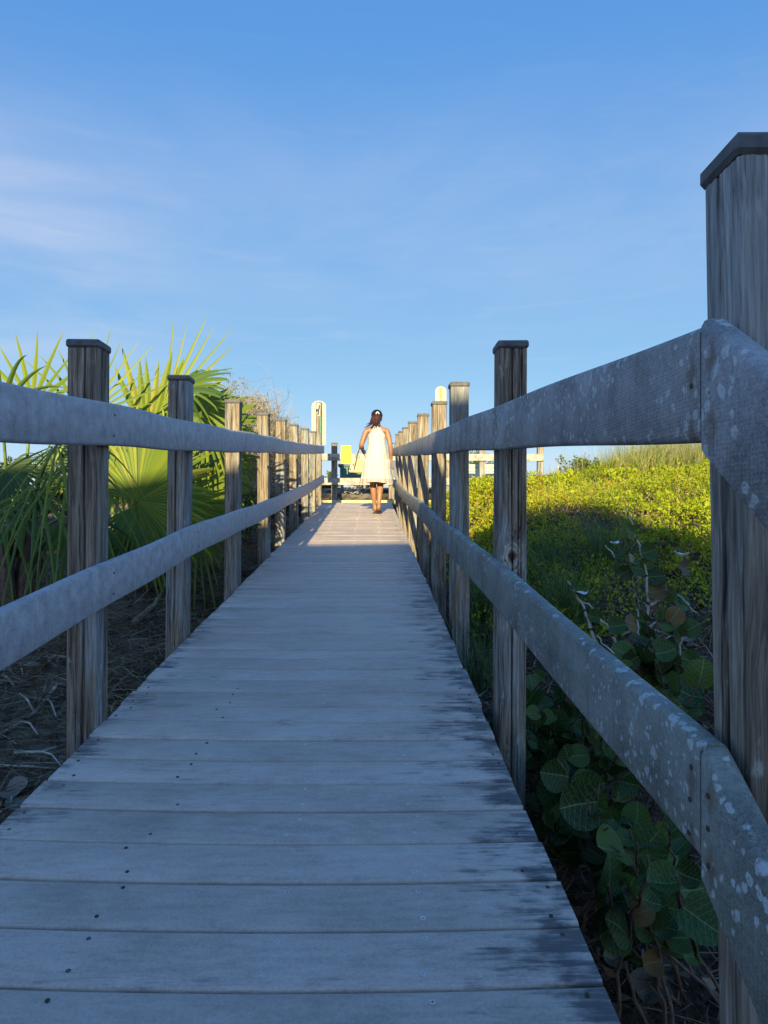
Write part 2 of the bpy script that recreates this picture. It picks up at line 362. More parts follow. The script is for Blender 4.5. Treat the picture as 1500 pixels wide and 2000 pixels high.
M_PALELEAF = mat_leaf('pale_leaf_underside', [(0, (.42, .42, .42)), (1, (.62, .62, .62))], .1, .6, .3)
M_GRASS = mat_leaf('dune_grass', [(0, (.05, .09, .02)), (.45, (.14, .17, .035)), (.75, (.30, .26, .09)), (1, (.42, .34, .17))], .3, .55, .3)
M_SHADEGRASS = mat_leaf('green_grass', [(0, (.035, .07, .025)), (.7, (.08, .13, .04)), (1, (.16, .19, .07))], .3, .5, .3)
M_STRAW = mat_leaf('straw', [(0, (.045, .030, .018)), (.45, (.14, .092, .052)), (.85, (.29, .20, .12)), (1, (.42, .31, .20))], .05, .85, .2)
M_SCRUB = mat_leaf('scrub_leaf', [(0, (.15, .12, .09)), (.4, (.27, .23, .175)), (.75, (.22, .20, .13)), (1, (.14, .19, .06))], .2, .7, .2)
M_BUSHLEAF = mat_leaf('bush_leaf', [(0, (.03, .055, .015)), (.6, (.08, .12, .03)), (1, (.18, .19, .05))], .25, .5, .3)
M_TWIG = mat_simple('bare_twig', (.22, .175, .13), .85, .2, .35, 30, .002)
M_PALETWIG = mat_simple('bleached_twig', (.38, .34, .29), .85, .2, .3, 40, .002)
M_DARKTWIG = mat_simple('dark_twig', (.11, .075, .06), .9, .2, .35, 30, .002)
M_PETIOLE = mat_simple('palm_petiole', (.13, .17, .04), .5, .3, .3, 20)

def mat_grapestem():
    m, t, out = new_mat('sea_grape_stem'); oc, o2, r = objc(t)
    wv = nd(t, 'ShaderNodeTexWave', {'Vector': oc, 'Scale': 3.1, 'Distortion': 9.0, 'Detail': 1.0}, wave_type='BANDS', bands_direction='Z').outputs['Fac']
    c = mix(t, mapr(t, wv, .93, .985), ramp(t, noise(t, o2, 30, 4), [(.3, (.22, .19, .15)), (.7, (.45, .41, .35))]), (.05, .035, .03))
    finish(t, out, c, .8, .2, noise(t, o2, 80, 3), .4, .002); return m
M_GSTEM = mat_grapestem()
M_GBRANCH = mat_simple('sea_grape_branch', (.10, .065, .05), .85, .2, .4, 40, .002)

def mat_ground():
    m, t, out = new_mat('sandy_soil'); oc = nd(t, 'ShaderNodeTexCoord').outputs['Object']
    n1 = noise(t, oc, .8, 6, .6); n2 = noise(t, oc, 6, 5, .65); n3 = noise(t, oc, 60, 4, .6)
    sand = ramp(t, n3, [(.3, (.09, .066, .048)), (.5, (.175, .135, .10)), (.72, (.26, .21, .16))])
    humus = ramp(t, n3, [(.3, (.014, .011, .009)), (.6, (.045, .033, .025)), (.8, (.085, .062, .048))])
    k = mapr(t, mth(t, 'ADD', mth(t, 'MULTIPLY', n1, .5), mth(t, 'MULTIPLY', n2, .5)), .42, .58)
    gp = nd(t, 'ShaderNodeSeparateXYZ', {0: oc}).outputs
    k = mth(t, 'MULTIPLY', k, mapr(t, mth(t, 'ADD', gp[0], mth(t, 'MULTIPLY', n2, .5)), .2, .6, 1.0, .25))
    c = mix(t, k, humus, sand)
    finish(t, out, c, .95, .1, mth(t, 'ADD', n3, mth(t, 'MULTIPLY', n2, 2.0)), .8, .02); return m
M_GROUND = mat_ground()

# ------------------------------------------------------------------ setting: ground and sea
gx = np.unique(np.concatenate([np.arange(-4.5, 7.01, .09), np.arange(-16, 20, .6), -np.geomspace(16, 900, 16), np.geomspace(20, 900, 16)]))
gy = np.unique(np.concatenate([np.arange(-.5, 15.5, .09), np.arange(-14, 40, .6), -np.geomspace(14, 600, 14), np.geomspace(40, 900, 18)]))
X, Y = np.meshgrid(gx, gy); Z = ground(X, Y)
nx, ny = len(gx), len(gy)
idx = np.arange(nx * ny).reshape(ny, nx)
q = np.stack([idx[:-1, :-1], idx[:-1, 1:], idx[1:, 1:], idx[1:, :-1]], -1).reshape(-1, 4)
tag(mesh_obj('ground', np.stack([X, Y, Z], -1).reshape(-1, 3), q, M_GROUND, smooth=True), kind='structure')
m, t, out = new_mat('sea_water')
finish(t, out, (.02, .07, .09), .12, .5, noise(t, nd(t, 'ShaderNodeTexCoord').outputs['Object'], 1.2, 4), .3, .1)
tag(mesh_obj('sea', [(-2500, 70, -1.9), (2500, 70, -1.9), (2500, 2800, -1.9), (-2500, 2800, -1.9)], [(0, 1, 2, 3)], m), kind='structure')

# ------------------------------------------------------------------ boardwalk
XL, XR = -.90, .396
rng = np.random.default_rng(4)
PITCH, TH = .1425, .032
def bow(x): return -.025 * (x - XR) - .02 * np.clip(1 - ((x + .25) / .65) ** 2, 0, 1)
planks = MB()
Yk = 1320 * .9 * np.array([.000968])[0]
y0s = [Yk - PITCH * 2 + PITCH * i for i in range(90)]
y0s = [y for y in y0s if y < 12.75]
gap = .0072
for y0 in y0s:
    p = rng.random(); jl, jr = rng.normal(0, .004, 2); dz = rng.normal(0, .0008); g = rng.normal(0, .0012)
    xs = np.linspace(XL + jl, XR + jr, 13)
    if y0 > 5: dz *= .3; g *= .4
    e = .006 if y0 < 4 else .003
    prof = [(0, -TH), (0, -e), (e * .25, -e * .33), (e, 0), (PITCH - gap - e, 0), (PITCH - gap - e * .25, -e * .33), (PITCH - gap, -e), (PITCH - gap, -TH)]
    k = len(prof); V = []
    for x in xs:
        b = bow(x) if y0 < 5 else bow(x) * max(0.3, 1 - (y0 - 5) / 4)
        for (dy, z) in prof:
            yy = y0 + g + dy + b
            V.append((x, yy, SL * yy + z + dz))
    f = [(i * k + j, i * k + (j + 1) % k, (i + 1) * k + (j + 1) % k, (i + 1) * k + j) for i in range(12) for j in range(k)]
    f += [tuple(range(k)), tuple(12 * k + j for j in range(k - 1, -1, -1))]
    planks.add(V, f, pr=p)
yend = y0s[-1] + PITCH
walk = planks.build('boardwalk', M_DECK, autos=50)
tag(walk, 'grey composite plank ramp rising between two post railings', 'boardwalk', kind='structure')
beams = MB()
for xa, xb in ((XL + .03, XL + .07), (XR - .07, XR - .03), (-.27, -.23)):
    v = [(x, y, SL * y + z) for y in (.9, 12.7) for x in (xa, xb) for z in (-TH - .19, -TH - .003)]
    beams.add(v, [(0, 1, 3, 2), (4, 6, 7, 5), (0, 4, 5, 1), (2, 3, 7, 6), (0, 2, 6, 4), (1, 5, 7, 3)])
beams.build('support_beam', M_JOIST, walk)
# screws: washer ring with a dark recess
def screw_geo(mb, x, y, z, r, sl=SL):
    a = np.arange(10) * 2 * np.pi / 10
    ring = lambda rr, dz: np.stack([x + rr * np.cos(a), y + rr * np.sin(a), z + dz + sl * rr * np.sin(a)], -1)
    v = np.concatenate([ring(r, .0), ring(r, .0016), ring(r * .5, .0018), ring(r * .42, .0004)])
    f = [(k * 10 + j, k * 10 + (j + 1) % 10, (k + 1) * 10 + (j + 1) % 10, (k + 1) * 10 + j) for k in range(3) for j in range(10)]
    mb.add(v, f); mb.add(v[30:], [tuple(range(10))], mi=1)
far = MB(); near = []
for i, y0 in enumerate(y0s):
    for cxi, cx in enumerate((-.865, -.52, -.175, .105, .362)):
        for dy in (.028, PITCH - gap - .026):
            x = cx + rng.normal(0, .014); y = y0 + dy + bow(x) + rng.normal(0, .004)
            if rng.random() < .12: continue
            near.append((x, y, SL * y - .0004, (.0054 if cxi in (2, 3) else .0042), cxi))
near.sort(key=lambda q: q[1])
vis = [q for q in near if q[1] > 1.05]
for q in vis[:100]:
    mb = MB(); screw_geo(mb, 0, 0, 0, q[3])
    mb.build('screw', [M_SCREW if q[4] in (2, 3) else M_RUST, M_RUST], walk, (0, 0, 0)).location = q[:3]
for q in vis[100:]: screw_geo(far, q[0], q[1], q[2], q[3])
tag(far.build('screw_rows', [M_SCREW, M_RUST], walk), kind='stuff')
# level landing at the top, running on to the right
LZ = SL * 12.8
lmb = MB()
for i in range(34):
    xa = -1.4 + i * PITCH * 1.03
    lmb.box(xa, xa + PITCH - .004, 12.80, 14.42, LZ - .035, LZ, .003, pr=rng.random())
land = tag(lmb.build('landing_walkway', M_DECK, autos=50), 'level grey plank landing across the top of the ramp', 'walkway', kind='structure')
lb = MB()
for y in (12.9, 14.3): lb.box(-1.4, 3.55, y - .02, y + .02, LZ - .25, LZ - .038)
for x in (-1.3, 1.0, 3.4):
    for y in (12.9, 14.3): lb.box(x - .05, x + .05, y - .045, y + .055, .3, LZ - .04)
lb.build('support_beam', M_JOIST, land)
m_toe = mat_simple('yellow_timber', (.52, .42, .20), .7, .3, .25, 12)  # one even yellow tone over the whole board
tag(MB().build('x', m_toe) if False else (lambda b: (b.box(-1.4, 3.6, 14.43, 14.47, LZ - .10, LZ + .075, .004), b.build('toe_board', m_toe))[1])(MB()), 'pale yellow toe board along the back edge of the landing', 'toe board')
# stairs down towards the viewer's feet
stp = MB()
for k in range(4):
    ya = .86 - .28 * (k + 1); zz = .06 - .19 * (k + 1)
    stp.box(XL, XR, ya, ya + .29, zz - .035, zz, .004, pr=rng.random())
    stp.box(XL, XR, ya + .285, ya + .305, zz + .002, zz + .15, 0, pr=rng.random())
tag(stp.build('stairs', M_DECK), 'short flight of grey plank steps at the foot of the ramp', 'stairs', kind='structure')

# ------------------------------------------------------------------ railings
def post_mesh(parent, x0, x1, y0, y1, zb, zt, seed, mat, cap=True, lean=0.0, rows=34, nf=22, bold=1.0, name='post', extra=()):
    rg = np.random.default_rng(seed)
    W, D = x1 - x0, y1 - y0
    s = np.linspace(0, 1, nf, endpoint=False)
    P, N = [], []
    per = [((0, 0), (1, 0), (0, -1)), ((1, 0), (1, 1), (1, 0)), ((1, 1), (0, 1), (0, 1)), ((0, 1), (0, 0), (-1, 0))]
    fid, su = [], []
    for fi, (a, b, n) in enumerate(per):
        for q in s:
            P.append((x0 + W * (a[0] + (b[0] - a[0]) * q), y0 + D * (a[1] + (b[1] - a[1]) * q))); N.append(n); fid.append(fi); su.append(q)
    P, N, fid, su = np.array(P), np.array(N, float), np.array(fid), np.array(su)
    edge = np.minimum(su, 1 - su); rnd = np.clip(1 - edge / .07, 0, 1) ** 2 * .006
    stri = rg.normal(0, 1, len(P)); stri = stri * (.0004 if nf > 24 else .0008)
    zs = np.linspace(0, 1, rows); H = zt - zb
    cr = []
    for fi in range(4):
        for _ in range(rg.integers(2, 5)):
            a = rg.uniform(-.2, .7); cr.append((fi, rg.uniform(.12, .88), rg.uniform(.018, .035), rg.uniform(.003, .011) * bold, a, a + rg.uniform(.3, 1.1), rg.uniform(-.05, .05), rg.uniform(0, 6)))
    cr += list(extra)
    V = []
    for z in zs:
        dsp = rnd + stri * (1 + .3 * math.sin(9 * z + seed)) + .0006 * np.sin(su * 40 + z * 5)
        for fi, c, wd, dp, a, b, sl, ph in cr:
            if a <= z <= b:
                e = min(1, (z - a) * 6, (b - z) * 6)
                cc = c + sl * (z - a) + .012 * math.sin(ph + z * 11)
                dsp = dsp + np.where(fid == fi, dp * e * np.clip(1 - np.abs(su - cc) / wd, 0, 1), 0)
        xy = P - N * dsp[:, None]
        for (x, y) in xy: V.append((x + lean * (zt - (zb + z * H)) * -1, y, zb + z * H))
    n = len(P)
    f = [(i * n + j, i * n + (j + 1) % n, (i + 1) * n + (j + 1) % n, (i + 1) * n + j) for i in range(rows - 1) for j in range(n)]
    f += [tuple((rows - 1) * n + j for j in range(n))]
    cx, cy = (x0 + x1) / 2, (y0 + y1) / 2
    o = mesh_obj(name, V, f, mat, parent, (cx, cy, zb), autos=40)
    if cap:
        mb = MB(); ov = .0055
        a0 = Matrix.Rotation(rg.normal(0, .02), 4, 'Z')
        mb.box(-W / 2 - ov, W / 2 + ov, -D / 2 - ov, D / 2 + ov, .001, .028, .006, M=a0)
        c = mb.build('cap', M_CAP, o, (0, 0, 0)); c.location = (0, 0, zt - zb); c.rotation_euler = (rg.normal(0, .012), rg.normal(0, .012), 0)
    return o
def rail_mesh(parent, xin, th, ys, tops, wid, mat, name='rail', wv=None, sag=0.0, flare=None):
    """board on edge, swept along the ramp; tops are heights of its upper edge"""
    b = .010
    prof = [(0, -wid + b), (0, -b), (.004, -.003), (b, 0), (th - b, 0), (th - .004, -.003), (th, -b), (th, -wid + b), (th - .004, -wid + .003), (th - b, -wid), (b, -wid), (.004, -wid + .003)]
    k = len(prof); V = []
    for i, (y, z) in enumerate(zip(ys, tops)):
        fx = 0 if flare is None else flare[i]
        for (dx, dz) in prof: V.append((xin + dx + fx, y, z + dz))
    n = len(ys)
    f = [(i * k + j, (i + 1) * k + j, (i + 1) * k + (j + 1) % k, i * k + (j + 1) % k) for i in range(n - 1) for j in range(k)]
    f += [tuple(range(k)), tuple((n - 1) * k + j for j in range(k - 1, -1, -1))]
    c = (xin, ys[0], tops[0])
    return mesh_obj(name, V, f, mat, parent, c, autos=45)
def rail_screw(parent, x, y, z, r=.005, mat=None, sgn=-1):
    a = np.arange(10) * 2 * np.pi / 10; ring = lambda rr, d: np.stack([x + sgn * d + 0 * a, y + rr * np.cos(a), z + rr * np.sin(a)], -1)
    v = np.concatenate([ring(r, -.001), ring(r, .0016), ring(r * .5, .0018), ring(r * .42, .0004)])
    f = [(k * 10 + j, k * 10 + (j + 1) % 10, (k + 1) * 10 + (j + 1) % 10, (k + 1) * 10 + j) for k in range(3) for j in range(10)]
    mb = MB(); mb.add(v, f); mb.add(v[30:], [tuple(range(10))], mi=1); return mb.build('screw', [mat or M_SCREW, M_RUST], parent, (x, y, z))

PW = .100
lr = empty('ramp_railing', (-.95, 6.5, .4), 'left ramp railing of weathered posts with two smooth bare grey boards', 'railing', 'railings beside the ramp')
LP = [.86, 2.237, 3.34, 4.63, 5.93, 7.10, 8.29, 9.72, 11.0]
LT = [1.285, 1.262, 1.275, 1.262, 1.255, 1.262, 1.262, 1.268, 1.275]
for i, (y, h) in enumerate(zip(LP, LT)):
    d = float(deck(y)); post_mesh(lr, -.895 - PW, -.895, y, y + PW, d - .75, d + h - .010, 10 + i, M_POST, lean=(.004, .005, .012, .006, -.004, .006, .0, .004, 0)[i], rows=60 if i in (1, 2) else 34, nf=30 if i in (1, 2) else 20,
              extra=[(0, .50, .035, .018, -.2, 1.2, .06, 1.0), (1, .35, .04, .012, -.2, 1.3, .02, 2.0)] if i == 1 else ([(0, .4, .03, .012, .3, 1.2, .05, 3.0)] if i == 2 else []))
TALL = 12.30
post_mesh(lr, -.895 - PW, -.895, TALL, TALL + PW, 0.3, CAMZ + 215 / F * TALL, 19, M_POST, cap=False, name='tall_post')
ly_t, lh_t = [.0, 1.586, 2.243, 3.281, 4.65, 5.86, 7.0, 9.26, 12.6], [.172, .173, .1716, .160, .1585, .164, .148, .154, .170]
ly_b, lh_b = [.0, 1.586, 1.96, 2.25, 3.0, 3.378, 4.65, 5.86, 7.0, 9.26, 12.6], [-.36, -.366, -.356, -.3566, -.352, -.343, -.37, -.386, -.387, -.40, -.369]
def smooth_interp(y, ys, hs):
    ys, hs = np.array(ys), np.array(hs)
    yy = y[:, None] + np.linspace(-.55, .55, 15)[None]
    return np.interp(yy, ys, hs).mean(1)
for (yy, hh) in ((ly_t, lh_t), (ly_b, lh_b)):
    for a, b in ((.86, 4.655), (4.66, 9.70), (9.705, 12.50)):
        y = np.linspace(a, b, 70)
        h = smooth_interp(y, yy, hh) + .003 * np.sin(y * 5.2 + hh[0] * 9)
        r_ = rail_mesh(lr, -.8945, .0375, y, CAMZ + SL * y + h, .142, M_RAIL_L)
        for py in LP:
            if a < py + .05 < b and py < 6:
                hz = CAMZ + SL * py + float(np.interp(py, yy, hh))
                for dz in (-.035, -.105): rail_screw(r_, -.857, py + .04 + rng.normal(0, .006), hz + dz, .004, M_RUST, 1)
# the descending rails beside the stairs
def stair_rail(parent, xin, y1, z1, mat, flare=0.0):
    y = np.linspace(y1, -.35, 10); z = z1 + .70 * (y - y1)
    return rail_mesh(parent, xin, .0375, y, z, .172, mat, flare=[flare * (y1 - q) for q in y])
stair_rail(lr, -.8945, .855, CAMZ + SL * .86 + .17, M_RAIL_L); stair_rail(lr, -.8945, .855, CAMZ + SL * .86 - .36, M_RAIL_L)
post_mesh(lr, -.995, -.895, -.33, -.23, -.95, .55, 71, M_POST)

rr = empty('ramp_railing', (.5, 6.5, .4), 'right ramp railing of weathered posts with two lichen spotted boards', 'railing', 'railings beside the ramp')
RP = [.812, 2.355, 3.77, 4.88, 6.38, 8.0, 9.42, 10.8, 12.2]
RT = [1.284, 1.285, 1.294, 1.275, 1.278, 1.285, 1.277, 1.27, 1.27]
M_GREYPOST = mat_post('weathered_wood_grey', None, .34, .50, 1.15, True)
M_KNOT = mat_post('weathered_wood_knot', (-.005, -.05, 1.295))
for i, (y, h) in enumerate(zip(RP, RT)):
    d = float(deck(y)); pw = .092 if i == 0 else PW
    post_mesh(rr, .449, .449 + PW, y, y + pw, d - .75, d + h - (.018 if i == 0 else .010), 40 + i, M_KNOT if i == 1 else (M_GREYPOST if i == 0 else M_POST), lean=(-.018, .004, -.002, .003, 0, .004, 0, 0, 0)[i], extra=[(0, .52, .03, .018, -.2, 1.2, -.04, 2.0), (3, .4, .05, .014, -.2, 1.2, .02, 1.0), (0, .78, .02, .010, .3, 1.2, .05, 0.0)] if i < 2 else [], rows=60 if i < 2 else 34, nf=30 if i < 2 else 20)
ry_t, rh_t = [.8, 1.52, 1.79, 2.26, 2.85, 3.70, 4.83, 8.6, 12.8], [.167, .162, .164, .168, .165, .158, .150, .135, .13]
ry_b, rh_b = [.8, .944, 1.176, 1.394, 1.762, 2.217, 3.02, 3.98, 4.83, 5.76, 7.96, 12.8], [-.364, -.365, -.359, -.361, -.360, -.366, -.364, -.402, -.392, -.39, -.44, -.45]
for (yy, hh) in ((ry_t, rh_t), (ry_b, rh_b)):
    for a, b in ((.836, 4.93), (4.934, 9.47), (9.474, 12.75)):
        y = np.linspace(a, b, 70)
        h = smooth_interp(y, yy, hh) + .003 * np.sin(y * 4.4 + hh[0] * 5)
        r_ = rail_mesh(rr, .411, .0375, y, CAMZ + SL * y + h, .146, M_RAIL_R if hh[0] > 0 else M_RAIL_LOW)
        if a < 1:
            z0 = CAMZ + SL * .86 + hh[0]
            for k, dz in enumerate((-.035, -.078, -.122) if hh[0] < 0 else (-.078,)): rail_screw(r_, .411, .858 + .003 * k, z0 + dz, .0034, M_SCREW if (k == 1 and hh[0] > 0) else M_RUST)
for h in (.167, -.364):
    z1 = CAMZ + SL * .83 + h
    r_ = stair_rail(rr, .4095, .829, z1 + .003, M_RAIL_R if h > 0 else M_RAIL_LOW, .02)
    for dz in ((-.09,) if h > 0 else (-.05, -.09, -.135)): rail_screw(r_, .4095, .812, z1 + dz, .0034, M_SCREW if (dz == -.09 and h > 0) else M_RUST)
post_mesh(rr, .449, .549, -.33, -.23, -.95, .55, 72, M_POST)

fr = empty('landing_railing', (1.4, 14.5, LZ), 'bleached railing running across the far side of the top landing', 'railing')
for i, x in enumerate((-1.95, -.78, .45, 1.63, 2.40, 3.66)):
    post_mesh(fr, x - .062, x + .062, 14.48, 14.60, .4, LZ + (1.28 if i in (0, 1, 2) else 1.29), 90 + i, M_POST, rows=14, nf=10)
for z in (1.07, .55):
    b = MB()
    for xa, xb in ((-2.2, .44), (.445, 3.72)): b.box(xa, xb, 14.437, 14.476, LZ + z - .15, LZ + z, .006)
    b.build('rail', M_RAIL_F, fr)

# ------------------------------------------------------------------ signs
M_WHITE = mat_simple('white_painted_board', (.36, .325, .255), .6, .3, .08, 9)
M_DARKMETAL = mat_simple('dark_metal', (.05, .055, .06), .5, .5, .3, 20)
M_GREENSTRIP = mat_simple('green_paint', (.06, .17, .12), .6, .3, .2, 20)
def round_board(w, h, th, n=12):
    a = np.linspace(0, np.pi, n); top = [(w / 2 * math.cos(q), h - w / 2 * .75 + w / 2 * .75 * math.sin(q)) for q in a]
    out = [(-w / 2, 0), (w / 2, 0)] + top; k = len(out)
    v = [(x, y, z) for y in (0, th) for (x, z) in out]
    f = [tuple(range(k)), tuple(range(2 * k - 1, k - 1, -1))] + [(j, j + k, (j + 1) % k + k, (j + 1) % k) for j in range(k)]
    return np.array(v), f
px = -.945
v, f = round_board(.26, .80, .02)
zt = CAMZ + 217 / F * 12.4
s1 = empty('access_sign', (px, 12.41, zt - .8), 'tall white round topped board on the far side of the left railing end post', 'sign', 'white round topped boards')
mesh_obj('board', v + np.array([px - .005, TALL + PW + .004, zt - .80]), f, M_WHITE, s1)
b = MB(); b.box(px - .03, px + .03, TALL - .012, TALL - .002, zt - .30, zt - .06, .004); b.build('backing_plate', M_WHITE, s1)
b = MB(); b.tube([(px + .015, TALL - .03, zt - .10), (px - .002, TALL - .035, zt - .20), (px - .012, TALL - .03, zt - .28)], [.010, .012, .010], 8)
b.tube([(px - .005, TALL - .03, zt - .185), (px - .05, TALL - .045, zt - .19)], .013, 8); b.build('handle', M_DARKMETAL, s1)
b = MB(); b.box(px + .015, px + .04, TALL - .012, TALL - .001, zt - .62, zt - .32, .003); b.build('green_strip', M_GREENSTRIP, s1)
pS = at(861.5, 788, 10.9); zt = CAMZ + 246 / F * 10.9
v, f = round_board(.175, .62, .02)
s2 = empty('access_sign', (pS[0], pS[1], float(ground(pS[0], pS[1]))), 'white round topped board on a slim post in the dune behind the right railing', 'sign', 'white round topped boards')
mesh_obj('board', v + np.array([pS[0], pS[1] + .03, zt - .62]), f, M_WHITE, s2)
b = MB(); b.box(pS[0] - .018, pS[0] + .026, pS[1] - .012, pS[1] + .027, float(ground(pS[0], pS[1])) - .1, zt - .03, .003); b.build('post', mat_simple('sign_post_wood', (.33, .24, .13), .8, .2, .25, 30), s2)
M_YEL = mat_simple('yellow_sign_face', (.62, .53, .02), .55, .3, .06, 8)
ya = at(666, 905, 14.40); yb = at(685.5, 870, 14.40)
sy = empty('notice_sign', ((ya[0] + yb[0]) / 2, 14.41, ya[2]), 'bright yellow notice board fixed to the landing railing left of the walking woman', 'sign')
b = MB(); b.box(ya[0], yb[0], 14.405, 14.43, ya[2], yb[2], .008); b.build('board', M_YEL, sy)
b = MB()
for k, zz in enumerate((.30, .24, .18)): b.box(ya[0] + .04, yb[0] - .05 - .02 * k, 14.4015, 14.4045, ya[2] + zz, ya[2] + zz + .012)
b.build('faded_line', mat_simple('faded_print', (.50, .40, .03), .6, .3, .1, 8), sy)
# things beyond the landing railing
M_TEAL = mat_simple('teal_paint', (.055, .13, .115), .6, .3, .25, 12)
M_GREYB = mat_simple('grey_board', (.14, .135, .13), .75, .3, .3, 12)
p0, p1 = at(664, 938, 15.7), at(716, 908, 15.7)
bn = empty('storage_bin', ((p0[0] + p1[0]) / 2, 15.9, .8), 'teal vertical slatted bin with grey lid behind the landing railing', 'bin')
b = MB(); k = 9; wx = (p1[0] - p0[0]) / k
for i in range(k): b.box(p0[0] + i * wx, p0[0] + (i + 1) * wx - .006, 15.7, 15.73, 1.58, p1[2] - .03, .003)
b.box(p0[0], p1[0] - .006, 15.731, 16.2, 1.58, p1[2] - .032); b.build('slatted_body', M_TEAL, bn)
b = MB(); b.box(p0[0] - .05, p1[0] + .05, 15.66, 16.25, p1[2] - .028, p1[2] + .02, .01); b.build('lid', M_GREYB, bn)
for x in (p0[0] + .04, p1[0] - .05):
    for y in (15.74, 16.14):
        b = MB(); b.box(x - .025, x + .025, y - .025, y + .025, 1.1, 1.578); b.build('leg', M_GREYB, bn)
M_PALEGREEN = mat_simple('pale_green_paint', (.34, .38, .29), .7, .3, .15, 10)
p0, p1 = at(866, 945, 15.6), at(968, 904, 15.6)
bc = empty('slatted_bench', ((p0[0] + p1[0]) / 2, 15.7, .8), 'pale green bench with horizontal slats beyond the landing railing', 'bench')
b = MB()
for k in range(5): b.box(p0[0], p1[0], 15.6 + .02 * k, 15.63 + .02 * k, p0[2] + .02 + .09 * k, p0[2] + .10 + .09 * k, .006)
b.build('backrest', M_PALEGREEN, bc)
b = MB(); b.box(p0[0], p1[0], 15.25, 15.58, p0[2] - .02, p0[2] + .015, .006); b.build('seat', M_PALEGREEN, bc)
for x in (p0[0] + .1, p1[0] - .1):
    b = MB(); b.box(x - .03, x + .03, 15.28, 15.6, .75, p0[2] - .022, .004); b.build('leg', M_GREYB, bc)
ps = at(1092, 940, 11.5)
tag((lambda b: (b.tube([ps - (0, 0, .3), ps + (0, 0, .1), ps + (-.012, 0, .21), ps + (-.02, 0, .26)], [.03, .03, .028, .016], 8), b.build('marker_stake', M_WHITE))[1])(MB()), 'short white stake standing in the dune plants beyond the right railing', 'stake')

# ------------------------------------------------------------------ bath house behind the viewer: casts the long shade over the lower ramp
hb = empty('bath_house', (-3.5, -8, -.9), 'low timber bath house standing behind the foot of the ramp', 'building')
Mh = Matrix.Translation((0, -8, 0)) @ Matrix.Rotation(R(9.5), 4, 'Z')
HZ = .6 + math.tan(SUN_EL) * 15.06
m_wall = mat_simple('painted_siding', (.42, .38, .32), .8, .2, .15, 6)
b = MB(); b.box(-5.4, .55, -6, -.5, -1.2, HZ - .3, M=Mh); b.build('wall', m_wall, hb)
b = MB(); b.box(-6.0, 1.0, -6.5, 0, HZ - .28, HZ, .02, M=Mh); b.build('roof', M_GREYB, hb)
b = MB(); b.box(-2.6, -1.6, -.498, -.45, -.85, 1.25, .01, M=Mh); b.build('door', M_TEAL, hb)
for xw in (-4.8, -.9):
    b = MB(); b.box(xw, xw + 1.1, -.498, -.46, .35, 1.35, .01, M=Mh); b.build('window', M_DARKMETAL, hb)
#@@MORE
# ------------------------------------------------------------------ plants: helpers
def norm(v): v = np.asarray(v, float); return v / (np.linalg.norm(v) + 1e-9)
G3 = np.array([0, 0, -1.0])
def fan_leaf(hub, axis, nrm, rad, spread=125, nseg=36, droop=.5, seed=0, join=.42, arch=.15, wmul=1.0, cup=.1, rnd0=.4, ragged=.15):
    rg = np.random.default_rng(seed)
    a = norm(axis); n = norm(np.asarray(nrm, float) - a * np.dot(nrm, a)); b = np.cross(n, a)
    hub = np.asarray(hub, float); V, Fc, RN, off = [], [], [], 0
    ths = np.linspace(-R(spread), R(spread), nseg); dth = ths[1] - ths[0]
    T = np.linspace(0.02, 1, 11)
    for th in ths:
        L = rad * (.72 + .28 * math.cos(th * .75)) * (1 + rg.uniform(-ragged, ragged * .5))
        d = math.cos(th) * a + math.sin(th) * b; e = -math.sin(th) * a + math.cos(th) * b
        dr = droop * rg.uniform(.5, 1.5); tw = rg.uniform(-.12, .12); jn = join * rg.uniform(.85, 1.15)
        side = rg.normal(0, .035)
        cen = hub + np.outer(T * L, d) + np.outer(cup * L * T ** 2, n) + np.outer(side * L * np.clip(T - .3, 0, 1) ** 2, e)
        cen += np.outer(dr * L * np.clip(T - .32, 0, 1) ** 2 * 1.3, G3)
        cen += np.outer(arch * L * T ** 2 * max(0, math.cos(th * .6)), G3)
        wj = jn * L * dth * .52 * wmul
        wd = np.where(T < jn, T * L * dth * .54 * wmul, wj * np.clip((1 - T) / (1 - jn), 0, 1) ** .75)
        nn = n + tw * e
        pl = np.minimum(wd * .45, .012)
        for i in range(11):
            V += [cen[i] - e * wd[i], cen[i] + nn * pl[i], cen[i] + e * wd[i]]
        r0 = np.clip(rnd0 + rg.normal(0, .12), 0, .9)
        tipb = .95 if rg.random() < .25 else .75
        rr_ = np.clip(r0 + np.clip(T - .72, 0, 1) * (tipb - r0) * 3.0, 0, 1); RN += list(np.repeat(rr_, 3))
        for i in range(10):
            o = off + i * 3; Fc += [(o, o + 1, o + 4, o + 3), (o + 1, o + 2, o + 5, o + 4)]
        off += 33
    V = np.array(V); V[:, 0] = np.where((V[:, 1] < 13) & (V[:, 0] > -1.06), -1.06 + .12 * np.tanh((V[:, 0] + 1.06) * .3), V[:, 0])
    return V, Fc, np.array(RN)
